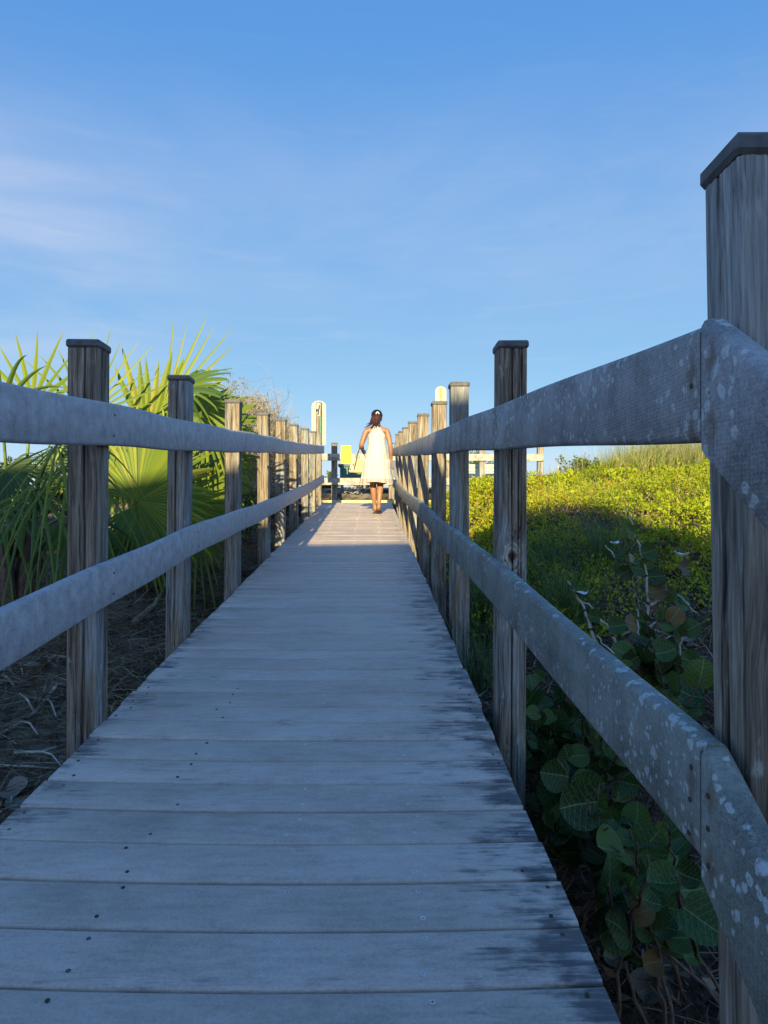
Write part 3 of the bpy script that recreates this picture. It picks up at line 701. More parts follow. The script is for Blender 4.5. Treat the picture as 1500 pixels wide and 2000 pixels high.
def palm(name, base, label, fronds, group, seed):
    rg = np.random.default_rng(seed)
    root = empty(name, base, label, 'palm', group)
    b = MB(); bs = np.array(base)
    for k in range(9):
        a = k * 2.4; b.tube([bs + (.10 * math.cos(a), .10 * math.sin(a), -.1), bs + (.13 * math.cos(a), .13 * math.sin(a), .22), bs + (.20 * math.cos(a), .20 * math.sin(a), .42)], [.05, .04, .02], 6)
    b.build('trunk', M_DARKTWIG, root)
    for i, fd in enumerate(fronds):
        (hub, tip, nrm, rad, kw) = fd
        hub = np.asarray(hub, float); kw = dict(kw); dead = kw.pop('dead', False)
        v, f, rn = fan_leaf(hub, np.asarray(tip, float) - hub, nrm, rad, seed=seed * 31 + i, **kw)
        o = mesh_obj('frond', v, f, M_DEADPALM if dead else M_PALM, root, tuple(hub), att={'rnd': rn})
        if kw.get('stem', True):
            c0 = bs + (rg.normal(0, .06), rg.normal(0, .06), .28); mid = (c0 + hub) / 2 + (0, 0, .12 + .1 * np.linalg.norm(hub - c0))
            tt = np.linspace(0, 1, 10)[:, None]; pts = (1 - tt) ** 2 * c0 + 2 * tt * (1 - tt) * mid + tt ** 2 * hub
            pb = MB(); pb.tube(pts, np.linspace(.014, .007, 10), 6); pb.build('petiole', M_DARKTWIG if dead else M_PETIOLE, o, tuple(hub), smooth=True)
    return root
def gz(p): return np.array([p[0], p[1], float(ground(p[0], p[1]))])
CAMV = np.array([0, -1.0, 0.0])
# ---- palmettos on the left
b1 = gz(at(30, 1100, 4.7))
fr1 = [
    (at(62, 792, 4.45), at(72, 700, 4.55), (.25, -1, .25), .60, dict(spread=58, nseg=9, wmul=.75, droop=.10, join=.28, rnd0=.68, arch=.0)),
    (at(165, 815, 4.7), at(205, 700, 4.9), (-.15, -1, .3), .78, dict(spread=74, nseg=15, wmul=.7, droop=.10, join=.28, rnd0=.65, arch=.0)),
    (at(2, 800, 4.2), at(-30, 720, 4.1), (.1, -1, .4), .56, dict(spread=85, nseg=11, droop=.25, rnd0=.25, join=.25, wmul=.8)),
    (at(10, 915, 4.4), at(25, 965, 4.3), (.1, -1, .45), .42, dict(spread=115, nseg=26, droop=.5, rnd0=.0, join=.42)),
    (at(112, 868, 4.0), at(92, 960, 3.75), (-.2, -1, .7), .70, dict(spread=75, nseg=9, wmul=.42, droop=.8, join=.22, rnd0=.62, arch=.25)),
    (at(140, 905, 4.05), at(140, 1010, 3.85), (.2, -1, .6), .70, dict(spread=60, nseg=8, wmul=.42, droop=.85, join=.25, rnd0=.45, arch=.25)),
    (at(70, 955, 4.0), at(30, 1060, 3.8), (-.1, -1, .6), .66, dict(spread=65, nseg=9, wmul=.42, droop=.8, join=.3, rnd0=.32, arch=.2)),
    (at(-10, 980, 4.2), at(-10, 1080, 4.1), (0, -1, .5), .50, dict(spread=80, nseg=11, wmul=.5, droop=.7, rnd0=.15)),
    (at(75, 1010, 4.75), at(70, 1100, 4.7), (0, -1, .4), .48, dict(spread=80, nseg=16, droop=.7, dead=True, rnd0=.2)),
    (at(150, 1010, 4.6), at(165, 1090, 4.55), (0.2, -1, .4), .50, dict(spread=70, nseg=14, droop=.8, rnd0=.2)),
    (at(-60, 860, 4.6), at(-120, 800, 4.6), (0, -1, .4), .7, dict(spread=115, nseg=30, droop=.4, rnd0=.4)),
]
palm('palmetto', tuple(b1), 'palmetto at the left edge with long drooping shaded fronds behind the nearest left post', fr1, 'palmettos left of the ramp', 3)
b2 = gz(at(320, 1120, 5.3))
fr2 = [
    (at(268, 978, 4.75), at(318, 930, 4.7), (-.05, -1, .22), .74, dict(spread=128, nseg=46, droop=.22, join=.62, rnd0=.62, cup=.02, arch=.0)),
    (at(272, 985, 4.78), at(330, 1075, 4.7), (.05, -1, .40), .60, dict(spread=95, nseg=28, droop=.35, join=.40, rnd0=.36, cup=.0, arch=.05)),
    (at(372, 985, 5.2), at(440, 955, 5.3), (.1, -1, .3), .52, dict(spread=105, nseg=34, droop=.3, join=.55, rnd0=.58, arch=.05)),
    (at(288, 868, 5.2), at(325, 740, 5.3), (.35, -1, .1), .78, dict(spread=36, nseg=11, droop=.08, join=.62, rnd0=.80, arch=.0)),
    (at(318, 800, 5.2), at(385, 690, 5.3), (-.3, -1, .3), .84, dict(spread=24, nseg=6, wmul=.8, droop=.06, join=.3, rnd0=.74, arch=.0)),
    (at(345, 760, 5.0), at(430, 735, 5.0), (-.1, -.7, .9), .62, dict(spread=62, nseg=15, droop=.42, join=.4, rnd0=.28, arch=.15)),
    (at(262, 830, 5.0), at(215, 812, 5.0), (.1, -.8, .8), .44, dict(spread=100, nseg=22, droop=.45, join=.35, rnd0=.5, arch=.2)),
    (at(395, 815, 5.2), at(440, 840, 5.2), (0, -1, .5), .52, dict(spread=125, nseg=34, droop=.4, join=.45, rnd0=.62)),
    (at(235, 905, 4.9), at(235, 960, 4.85), (.2, -1, .4), .42, dict(spread=85, nseg=18, droop=.5, join=.4, rnd0=.7)),
    (at(385, 1040, 4.8), at(395, 1110, 4.75), (.1, -1, .6), .50, dict(spread=70, nseg=15, droop=.7, join=.25, rnd0=.38, arch=.2)),
    (at(432, 985, 5.9), at(520, 980, 7.6), (-.5, -.5, .8), .60, dict(spread=50, nseg=10, droop=.25, join=.3, rnd0=.15)),
    (at(300, 1050, 5.0), at(310, 1110, 5.0), (0, -1, .5), .42, dict(spread=85, nseg=18, droop=.7, dead=True, rnd0=.25)),
    (at(255, 1040, 4.9), at(240, 1110, 4.85), (0, -1, .5), .45, dict(spread=75, nseg=16, droop=.8, rnd0=.2)),
    (at(420, 900, 5.6), at(455, 860, 5.7), (0, -1, .4), .5, dict(spread=120, nseg=30, droop=.4, rnd0=.6)),
]
palm('palmetto', tuple(b2), 'palmetto with broad sunlit yellow green fan leaves showing between the nearest left posts', fr2, 'palmettos left of the ramp', 5)
b3 = gz(at(300, 1000, 7.2))
fr3 = []
rg = np.random.default_rng(12)
for k in range(8):
    a = rg.uniform(-2.6, .4); u = 210 + 230 * rg.random(); v = 800 + 130 * rg.random()
    h = at(u, v, 6.6 + rg.uniform(-.4, .6)); fr3.append((h, h + np.array([math.cos(a), -.1, -math.sin(a) * .8]), (rg.normal(0, .3), -1, .4), rg.uniform(.5, .68), dict(spread=110, nseg=24, droop=.35, rnd0=rg.uniform(.35, .65))))
palm('palmetto', tuple(b3), 'smaller palmetto further back between the second and third left posts', fr3, 'palmettos left of the ramp', 8)

# ---- leaf clouds and branching scrub
def leaf_quads(P, D, U, L, W, fold=.15):
    """diamond leaves: base P, direction D, side U"""
    Nn = np.cross(D, U)
    a = P; c = P + D * L[:, None]; m = P + D * (L * .45)[:, None]
    l = m - U * (W / 2)[:, None] + Nn * (W * fold)[:, None]; r = m + U * (W / 2)[:, None] + Nn * (W * fold)[:, None]
    v = np.stack([a, r, c, l], 1).reshape(-1, 3)
    f = np.arange(len(v)).reshape(-1, 4); return v, f
def rand_dirs(rg, n, up=.4):
    d = rg.normal(0, 1, (n, 3)); d[:, 2] += up; d /= np.linalg.norm(d, axis=1)[:, None]
    u = np.cross(d, rg.normal(0, 1, (n, 3))); u /= np.linalg.norm(u, axis=1)[:, None]; return d, u
def scrub(name, base, h, wid, label, cat, group, seed, twig, leafmat, nleaf, lsize, rlo=0, rhi=1, nmain=9, depth=3, up=.9, thick=.010, clip=False):
    rg = np.random.default_rng(seed); base = np.asarray(base, float)
    root = empty(name, tuple(base), label, cat, group); tb = MB(); tips = []
    def grow(p, d, L, r, k):
        n = 5; pts = [p]; q = p.copy(); dd = d.copy()
        for i in range(n):
            dd = norm(dd + rg.normal(0, .20, 3) + np.array([0, 0, .05])); q = q + dd * L / n; pts.append(q.copy())
        if clip and (pts[-1][0] > -1.10 or pts[-1][2] - base[2] > h * 1.08): return
        tb.tube(pts, np.linspace(r, r * .55, n + 1), 4 if k < 2 else 3, cap=False)
        if k >= 1: tips.extend(pts[2:])
        if k < depth:
            for j in range(rg.integers(3, 5)):
                s_ = pts[rg.integers(2, n + 1)]; nd_ = norm(dd + rg.normal(0, .65, 3))
                grow(np.array(s_), nd_, L * rg.uniform(.45, .72), r * .55, k + 1)
    for k in range(nmain):
        a = rg.uniform(0, 6.28); sp = rg.uniform(.05, .75)
        d = norm([math.cos(a) * sp * wid / h, math.sin(a) * sp * wid / h, up])
        grow(base + (rg.normal(0, wid * .12), rg.normal(0, wid * .12), -.05), d, h * rg.uniform(.45 if clip else .40, .68 if clip else .58), thick, 0)
    tb.build('branches', twig, root)
    if nleaf:
        tips = np.array(tips); pw_ = np.clip(tips[:, 2] - tips[:, 2].min(), .05, None) ** .8; i = rg.choice(len(tips), nleaf, p=pw_ / pw_.sum())
        P = tips[i] + rg.normal(0, .025, (nleaf, 3))
        if clip:
            rel = np.hypot(P[:, 0] - base[0], P[:, 1] - base[1]) / wid
            ok = (P[:, 0] < -1.12) & (P[:, 2] - base[2] < h * (1.02 - .35 * rel ** 2)); P = P[ok]; nleaf = len(P)
        D, U = rand_dirs(rg, nleaf)
        L = lsize * rg.uniform(.6, 1.3, nleaf)
        v, f = leaf_quads(P, D, U, L, L * (.32 if clip else .5))
        mesh_obj('foliage', v, f, leafmat, root, tuple(base), att={'rnd': np.repeat(rg.uniform(rlo, rhi, nleaf), 4)})
    return root
GS = 'grey dried shrubs behind the left railing'
for i, (u, D, h, wd, lab) in enumerate(((448, 8.4, 1.95, .62, 'tallest grey dried shrub behind the left railing beside the palm fronds'),
                                    (500, 10.4, 1.95, .62, 'grey dried shrub behind the fourth and fifth left railing posts'),
                                    (540, 13.0, 1.85, .6, 'grey dried shrub behind the sixth left railing post'),
                                    (566, 16.5, 1.6, .55, 'furthest grey dried shrub by the end of the left railing'),
                                    (405, 9.6, 1.85, .7, 'grey dried shrub showing through the right hand palm fronds'))):
    p = at(u, 1000, D); scrub('dried_shrub', gz(p), h, wd, lab, 'shrub', GS, 100 + i, M_TWIG, M_SCRUB, 26000, .040, 0, .75, 38, 3, up=1.1, thick=.009, clip=True)
GB = 'low green bushes under the dried shrubs'
for i, (u, D, h, lab) in enumerate(((462, 7.6, .8, 'green bush between the third and fourth left railing posts'), (515, 9.6, .75, 'green bush between the fourth and fifth left railing posts'),
                                    (556, 12.0, .7, 'green bush behind the sixth left railing post'), (420, 7.4, .7, 'green bush below the palm fronds left of the third railing post'))):
    p = at(u, 1000, D); scrub('green_bush', gz(p), h, .62, lab, 'bush', GB, 140 + i, M_DARKTWIG, M_BUSHLEAF, 3200, .042, 0, 1, 8, 2)
for i, (u, D, h, wd, lab) in enumerate(((30, 8.6, 1.15, 1.5, 'dark bush far left behind the long drooping palmetto'), (170, 9.4, 1.2, 1.5, 'dark bush behind the nearest left post beyond the palmettos'), (300, 10.2, 1.1, 1.5, 'dark bush behind the broad sunlit fan leaves'), (390, 11.5, 1.1, 1.5, 'dark bush beyond the dried shrubs left of the third railing post'), (-80, 7.5, 1.2, 1.4, 'dark bush at the left frame edge beyond the palmettos'))):
    p = at(u, 1000, D); scrub('green_bush', gz(p), h, wd, lab, 'bush', 'dark bushes beyond the palmettos', 180 + i, M_DARKTWIG, M_BUSHLEAF, 6000, .06, 0, .75, 12, 2)
p = at(1140, 1000, 10.3); scrub('dune_bush', gz(p) + (0, 0, .05), .55, .5, 'small dark leaved bush poking above the dune plants on the crest', 'bush', None, 160, M_TWIG, M_BUSHLEAF, 900, .055, .2, 1, 6, 2)
p = at(690, 1000, 15.0); scrub('dead_bush', (p[0], p[1], 1.36), .34, 1.2, 'tangle of bleached bare twigs under the landing railing', 'bush', None, 161, M_PALETWIG, None, 0, 0, nmain=20, depth=2, up=.5, thick=.010)
for i, (u, D, h, lab) in enumerate(((700, 17.5, .55, 'dark bush beyond the landing left of the walking woman'), (930, 18, 1.35, 'dark bush beyond the slatted bench'), (640, 16.5, .55, 'small green bush beyond the end of the left railing'))):
    p = at(u, 1000, D); scrub('green_bush', gz(p) - (0, 0, .05), h, 1.0, lab, 'bush', 'bushes beyond the landing', 170 + i, M_DARKTWIG, M_BUSHLEAF, 2600, .06, 0, .8, 8, 2)

# ---- creeping cover on the dune (one mass nobody could count)
rg = np.random.default_rng(77)
def spread_pts(n, x0, x1, y0, y1):
    return np.stack([rg.uniform(x0, x1, n), rg.uniform(y0, y1, n)], 1)
N = 420000
P2 = spread_pts(N, .62, 8.5, 3.2, 13.5)
x, y = P2.T
cl = vnoise(x * 2.2, y * 2.2, 21) * .5 + vnoise(x * 6.5, y * 6.5, 22) * .32 + vnoise(x * 17, y * 17, 23) * .18
cover = sst(y, 3.5, 4.7) * sst(x, .65, 1.3)
keep = (cl > .30 + .30 * (1 - cover)) & (rg.random(N) < (.25 + .75 * cover)) & ~((y > 12.5) & (x < 3.7)) & (x < y * .56 + .6)
x, y, cl = x[keep], y[keep], cl[keep]; n = len(x)
hgt = (.03 + .24 * sst(cl, .30, .78)) * rg.power(2.6, n)
P = np.stack([x, y, ground(x, y) + hgt], 1)
D, U = rand_dirs(rg, n, .7); L = rg.uniform(.014, .030, n) * (.75 + .9 * vnoise(x * 1.1, y * 1.1, 37)) * (1 + .25 * (y > 8)) * np.where(rg.random(n) < .08, 1.6, 1)
v, f = leaf_quads(P, D, U, L, L * rg.uniform(.45, .65, n), .2)
rv = np.clip(.12 + .62 * (.6 * vnoise(x * 1.3, y * 1.3, 31) + .4 * vnoise(x * 5, y * 5, 32)) * rg.uniform(.7, 1.15, n) + .18 + .10 * (x < 2.0) + rg.normal(0, .08, n), 0, .93)
brown = rg.random(n) < (.05 + .10 * sst(vnoise(x * 2.5, y * 2.5, 33), .6, .85)); rv[brown] = rg.uniform(.94, 1, brown.sum())
tag(mesh_obj('creeper_foliage', v, f, M_CREEP, att={'rnd': np.repeat(rv, 4)}), 'low yellow green creeping plants covering the dune right of the ramp', 'ground cover', kind='stuff')
# thin bare runners inside the cover
def strips(P, D, L, W, bend, seg=3, rnd=None):
    n = len(P); T = np.linspace(0, 1, seg + 1)
    U = np.cross(D, np.array([0, 0, 1.0]) + rg.normal(0, .3, (n, 3))); U /= np.linalg.norm(U, axis=1)[:, None] + 1e-9
    V = []
    for k, q in enumerate(T):
        c = P + D * (L * q)[:, None] + bend * (L * q * q)[:, None]
        wv = (W * (1 - q * .85) / 2)[:, None]
        V += [c - U * wv, c + U * wv]
    V = np.stack(V, 1); base = np.arange(n)[:, None] * (2 * (seg + 1))
    f = np.concatenate([base + np.array([[2 * k, 2 * k + 1, 2 * k + 3, 2 * k + 2]]) for k in range(seg)], 0)
    return V.reshape(-1, 3), f, np.repeat(rnd if rnd is not None else rg.random(n), 2 * (seg + 1))
n = 24000; P2 = spread_pts(n, .6, 6.5, 2.9, 12.4); x, y = P2.T
P = np.stack([x, y, ground(x, y)], 1); D, _ = rand_dirs(rg, n, .9); D[:, 2] = np.abs(D[:, 2])
v, f, rn = strips(P, D, rg.uniform(.08, .26, n), rg.uniform(.003, .006, n), rg.normal(0, .25, (n, 3)), 3)
tag(mesh_obj('runner_undergrowth', v, f, M_STRAW, att={'rnd': rn}), 'thin brown stems tangled among the creeping dune plants', 'undergrowth', kind='stuff')
# dune grass along the crest
def grass_mass(n, pos, hl, lean, w0=.006, rlo=0, rhi=1):
    x, y = pos; P = np.stack([x, y, ground(x, y) - .02], 1)
    D = rg.normal(0, .22, (n, 3)) + np.array(lean); D[:, 2] = 1; D /= np.linalg.norm(D, axis=1)[:, None]
    bend = rg.normal(0, .16, (n, 3)) + np.array(lean) * .8; bend[:, 2] = -np.abs(rg.normal(.22, .15, n))
    return strips(P, D, hl * rg.uniform(.45, 1.25, n), rg.uniform(.6, 1.3, n) * w0, bend, 5, rg.uniform(rlo, rhi, n))
cx = rg.uniform(2.5, 8, 150); cy = rg.uniform(8.6, 12.2, 150); kk = (cx - 3.0) > (rg.random(150) ** 2) * 2 - .3
cx, cy = cx[kk], cy[kk]; n = 19000; i = rg.integers(0, len(cx), n)
x = cx[i] + rg.normal(0, .15, n); y = cy[i] + rg.normal(0, .15, n)
v, f, rn = grass_mass(n, (x, y), .46 + .30 * rg.random(n) ** 2 + .20 * sst(x, 3.2, 4.2), (.10, 0, 0), .006, .15, 1)
tag(mesh_obj('dune_grass', v, f, M_GRASS, att={'rnd': rn}), 'tall dry yellow green grass along the dune crest', 'grass', kind='stuff')
# lone clumps of dark green grass on the shaded slope
for k, (u, v0, D0, hh, nn_, lab) in enumerate(((1100, 1215, 4.0, .58, 420, 'long bladed grass clump on the shaded dune slope beyond the second right post'), (945, 1240, 4.6, .55, 260, 'grass clump between the second and third right railing posts'),
                                         (935, 1330, 3.5, .40, 120, 'arching pale grass tuft beside the deck between the second and third right posts'), (1180, 1130, 4.7, .5, 260, 'thin grass clump behind the sea grape stems'), (1065, 1150, 4.8, .5, 260, 'fine grass clump in the middle of the dune slope'))):
    c = gz(at(u, v0, D0)); x = c[0] + rg.normal(0, .055, nn_); y = c[1] + rg.normal(0, .055, nn_)
    v, f, rn = grass_mass(nn_, (x, y), hh + 0 * x, (0, 0, 0), .007)
    tag(mesh_obj('grass_clump', v, f, M_SHADEGRASS, None, tuple(c), att={'rnd': rn}), lab, 'grass clump', 'grass clumps on the dune slope')
# litter of straw and dead fibres
n = 80000; P2 = spread_pts(n, -4.2, -.6, 1.6, 8.5); x, y = P2.T
k = (vnoise(x * 1.6, y * 1.6, 41) * .6 + vnoise(x * 5, y * 5, 42) * .4) > rg.uniform(.15, .62, n) - .25 * sst(-x, 2.2, 1.2); x, y = x[k], y[k]; n = len(x)
hump = .17 * sst(y, 3.0, 3.8) * sst(-x, .9, 1.1) * vnoise(x * 4, y * 4, 43)
P = np.stack([x, y, ground(x, y) + .006 + hump * rg.random(n) + .02 * rg.random(n)], 1)
D, _ = rand_dirs(rg, n, 0); D[:, 2] = rg.normal(.08, .14, n)
bend = rg.normal(0, .35, (n, 3)); bend[:, 2] = rg.normal(0, .06, n)
v, f, rn = strips(P, D, rg.uniform(.06, .36, n), rg.uniform(.0025, .006, n), bend, 5)
tag(mesh_obj('straw_litter', v, f, M_STRAW, att={'rnd': rn}), 'tangled dry straw and palm fibres on the sand left of the ramp', 'litter', kind='stuff')
n = 9000; P2 = spread_pts(n, .42, 2.6, 1.5, 5.0); x, y = P2.T
P = np.stack([x, y, ground(x, y) + .005 + .03 * rg.random(n)], 1); D, _ = rand_dirs(rg, n, 0); D[:, 2] = rg.normal(.1, .15, n)
bend = rg.normal(0, .3, (n, 3)); bend[:, 2] = rg.normal(0, .08, n)
v, f, rn = strips(P, D, rg.uniform(.06, .24, n), rg.uniform(.003, .006, n), bend, 4)
tag(mesh_obj('twig_litter', v, f, M_STRAW, att={'rnd': rn * .85}), 'dark dry twigs and fibres on the ground right of the ramp', 'litter', kind='stuff')

n = 8000; side_ = rg.random(n) < .5
x = np.where(side_, rg.uniform(-3.6, -.95, n), rg.uniform(.5, 2.7, n)); y = rg.uniform(1.5, 5.6, n)
P = np.stack([x, y, ground(x, y) + .012 + .02 * rg.random(n)], 1); D, _ = rand_dirs(rg, n, 0); D[:, 2] = rg.normal(.05, .2, n); D /= np.linalg.norm(D, axis=1)[:, None]
U = np.cross(D, np.array([0, 0, 1.0]) + rg.normal(0, .35, (n, 3))); U /= np.linalg.norm(U, axis=1)[:, None]; L = rg.uniform(.02, .075, n)
v, f = leaf_quads(P, D, U, L, L * rg.uniform(.3, .75, n), .25)
tag(mesh_obj('leaf_litter', v, f, M_STRAW, att={'rnd': np.repeat(rg.uniform(0, .62, n), 4)}), 'small brown dead leaves scattered on the ground beside the ramp', 'litter', kind='stuff')
# ---- round leaves
def round_leaf(c, d, nrm, r, cup=.15, fold=.1, wav=.05, rg=rg):
    d = norm(d); n = norm(np.asarray(nrm, float) - d * np.dot(nrm, d)); u = np.cross(n, d)
    V, UV = [], []
    rings = (0, .35, .7, 1.0); k = 18
    ph = rg.uniform(0, 6.28)
    for q in rings:
        for j in range(k):
            a = 2 * math.pi * j / k
            rad = r * q * (1 - .22 * max(0, math.cos(a - math.pi)) ** 10)
            X_, Y_ = rad * math.cos(a), rad * math.sin(a)
            z = cup * r * q * q + fold * abs(Y_) + wav * r * q * q * math.sin(3 * a + ph)
            V.append(np.asarray(c) + d * (X_ + r * .8) + u * Y_ + n * z); UV.append((X_ / r, Y_ / r, 0))
    f = [(i * k + j, i * k + (j + 1) % k, (i + 1) * k + (j + 1) % k, (i + 1) * k + j) for i in range(3) for j in range(k)]
    return np.array(V), f, np.array(UV)
def grape(base, stems, label, seed, thin=False):
    """stems: polylines in space; leaves sit alternately along the upper part"""
    g = np.random.default_rng(seed); root = empty('sea_grape', tuple(base), label, 'sea grape', 'sea grape plants beside the right railing')
    LV, LF, LU, LR, off = [], [], [], [], 0
    for pts, leaves in stems:
        pts = np.array(pts, float); tt = np.linspace(0, 1, 14); seg = np.linspace(0, 1, len(pts))
        C = np.stack([np.interp(tt, seg, pts[:, i]) for i in range(3)], 1); C[1:-1] += g.normal(0, .004, (12, 3))
        b = MB(); b.tube(C, np.linspace(.006 if thin else .0085, .003, 14), 7); b.build('stem', M_GBRANCH if thin else M_GSTEM, root, tuple(pts[0]), smooth=True)
        for (q, ang, rr_, face) in leaves:
            p = np.array([np.interp(q, tt, C[:, i]) for i in range(3)])
            d = norm(np.array([math.cos(ang), g.normal(-.15, .3), math.sin(ang)])); nr = np.array(face, float) + g.normal(0, .45 if thin else .25, 3)
            v, f, uv = round_leaf(p, d, nr, rr_, g.uniform(-.2, .35), g.uniform(0, .55 if thin else .35), g.uniform(.02, .13), g)
            LV.append(v); LF += [[a + off for a in ff] for ff in f]; LU.append(uv); off += len(v)
            LR.append(np.full(len(v), np.clip(g.normal(.38, .22), 0, .80) if g.random() > .025 else .97))
    mesh_obj('foliage', np.concatenate(LV), LF, M_GRAPE, root, tuple(base), smooth=True, att={'rnd': np.concatenate(LR)}, uv=np.concatenate(LU))
    return root
def autol(g, n, r0, r1, q0=.25, face=(0, -1, .6)):
    return [(q0 + (1 - q0) * (i + g.random() * .5) / n, g.uniform(-.5, 3.6), g.uniform(r0, r1), face) for i in range(n)]
g = np.random.default_rng(5)
# the slender plant seen against the dune
b0 = gz(at(1255, 1320, 3.3))
D0 = 3.3
S = lambda *a: [at(u, v, d) for (u, v, d) in a]
grape(b0, [
    (S((1258, 1320, 3.35), (1262, 1200, 3.35), (1262, 1110, 3.38), (1245, 1050, 3.4), (1222, 992, 3.45)), [(.45, .1, .05, (0, -1, .5)), (.5, 3.0, .045, (0, -1, .6)), (.62, .3, .045, (0, -1, .5)), (.78, 2.4, .035, (0, -1, .3)), (.36, .2, .055, (0, -1, .4)), (.22, 2.9, .05, (0, -1, .5)), (.58, -.8, .04, (0, -1, .5)), (.5, 1.2, .03, (0, -1, .3))]),
    (S((1250, 1130, 3.38), (1215, 1100, 3.4), (1182, 1065, 3.42)), [(.3, 3.6, .04, (0, -1, .5)), (.55, -1.4, .04, (0, -1, .4)), (.7, .4, .03, (0, -.6, 1))]),
    (S((1256, 1310, 3.3), (1246, 1230, 3.28), (1244, 1190, 3.28)), [(.6, 2.8, .045, (0, -1, .6)), (.4, .2, .05, (0, -1, .6))]),
    (S((1262, 1185, 3.36), (1320, 1160, 3.36), (1362, 1197, 3.36)), [(.3, .8, .04, (0, -1, .5)), (.5, -.9, .05, (0, -1, .5)), (.75, 2.2, .03, (0, -1, .5))]),
    (S((1340, 1345, 3.3), (1325, 1270, 3.3), (1338, 1225, 3.3)), [(.5, 3.0, .05, (0, -1, .6)), (.9, .6, .05, (0, -1, .6)), (.75, 2.2, .045, (0, -1, .5))]),
    (S((1262, 1230, 3.33), (1288, 1210, 3.3), (1310, 1215, 3.28)), [(.4, .3, .06, (0, -1, .7)), (.7, -.6, .055, (0, -1, .5)), (.95, .9, .05, (0, -1, .6))]),
], 'slender sea grape with a tall bare jointed stem against the shaded dune', 61)
b0 = gz(at(1180, 1290, 3.2))
grape(b0, [
    (S((1178, 1295, 3.1), (1150, 1220, 3.1), (1132, 1170, 3.12), (1108, 1135, 3.15)), [(.75, .6, .03, (0, -1, .3))]),
    (S((1235, 1310, 3.1), (1190, 1230, 3.12), (1150, 1180, 3.12), (1134, 1172, 3.12)), [(.35, .2, .045, (0, -1, .5)), (.5, 2.9, .035, (0, -1, .5))]),
    (S((1240, 1320, 3.0), (1210, 1290, 3.0), (1165, 1240, 3.05)), [(.2, 2.6, .05, (0, -1, .6)), (.35, .6, .04, (0, -1, .6)), (.0, 3.3, .06, (0, -1, .6))]),
], 'leaning sea grape with two thin bare stems left of the tall jointed one', 62)
# dense big leaves behind the lower right rail
for k, (u, v, D_, n_, r0, r1, sp, lab) in enumerate((
    (1310, 1390, 2.4, 15, .05, .072, 90, 'sea grape with large dark leaves between the lower rail and the nearest right post'),
    (1090, 1440, 2.55, 15, .042, .062, 62, 'sea grape with mid sized leaves close behind the second right post'),
    (1180, 1570, 2.05, 13, .05, .068, 90, 'sea grape with overlapping round leaves below the lower right rail'),
    (1270, 1730, 1.7, 6, .045, .060, 75, 'sea grape with big shaded leaves at the lower right corner beside the deck'),
    (930, 1280, 4.2, 10, .04, .055, 40, 'small sea grape between the second and third right posts'),
    (1060, 1365, 2.9, 14, .04, .058, 55, 'sea grape pressed against the back of the second right post'),
    (1130, 1480, 2.3, 15, .04, .062, 75, 'sea grape filling the gap right of the second right post below the rail'),
    (1235, 1640, 1.95, 14, .045, .062, 80, 'sea grape under the lowest stretch of the right rail beside dark soil'),
    (1190, 1400, 2.9, 13, .045, .06, 80, 'sea grape hidden mostly behind the lower right rail'),
    (1300, 1270, 3.0, 12, .045, .065, 75, 'sea grape with spreading leaves at the foot of the tall jointed stem'))):
    base = gz(at(u + 10, v + 130, D_ + .12)); stems = []
    for q in range(10):
        a = u + g.uniform(-1, 1) * sp * 1.15; c = v + g.uniform(-1.0, .9) * sp * 1.15; dd = D_ + g.uniform(-.22, .2)
        foot = gz(base + np.array([g.normal(0, .16), abs(g.normal(0, .14)), 0]))
        tip = at(a, c, dd); mid = foot * .45 + tip * .55 + np.array([g.normal(0, .05), .08, -.02])
        stems.append(([foot, mid, tip], autol(g, max(4, n_ // 3), r0 * .6, r1, .40, (g.normal(0, .8), g.uniform(-1.2, -.1), g.uniform(.1, 1.3)))))
    grape(base, stems, lab, 200 + k, thin=True)

# ---- dry leaves and twigs that can be told apart
def dry_leaf(p, r, label, mat=M_DRYLEAF, nrm=(0, -.5, 1), rn=.8, ang=None, group='dry fallen leaves'):
    a = g.uniform(0, 6.28) if ang is None else ang
    v, f, uv = round_leaf(p, (math.cos(a), math.sin(a), .1), nrm, r, g.uniform(.2, .45), g.uniform(.1, .4), .12, g)
    tag(mesh_obj('dry_leaf', v, f, mat, None, tuple(p), smooth=True, att={'rnd': np.full(len(v), rn)}, uv=uv), label, 'leaf', group)
def hit(u, v, lift=.012):
    for D_ in np.arange(1.2, 14, .01):
        p = at(u, v, D_)
        if p[2] <= ground(p[0], p[1]) + lift: return p
    return p
for (u, v, r, rn, lab) in ((82, 1302, .055, .95, 'large round pale pink dry leaf on the sand left of the nearest left post'), (20, 1590, .05, .7, 'dry leaf at the left edge beside the deck corner'), (12, 1545, .055, .45, 'brown dry leaf lying near the left frame edge above the deck corner'),
                           (1225, 1880, .04, .25, 'grey curled dry leaf on the dark ground in the lower right corner'), (1290, 1905, .045, .35, 'pale dry leaf beside the base of the nearest right post'), (1240, 1945, .05, .15, 'brown dry leaf lowest on the ground beside the deck'),
                           (1325, 1255, .05, .6, 'pale dry leaf on the ground right of the tall sea grape stem'), (1300, 1290, .045, .3, 'brown dry leaf on the ground at the foot of the tall sea grape stem'), (1075, 1475, .05, .3, 'curled brown leaf behind the lower rail near the second right post')):
    dry_leaf(hit(u, v, .02), r, lab, rn=rn)
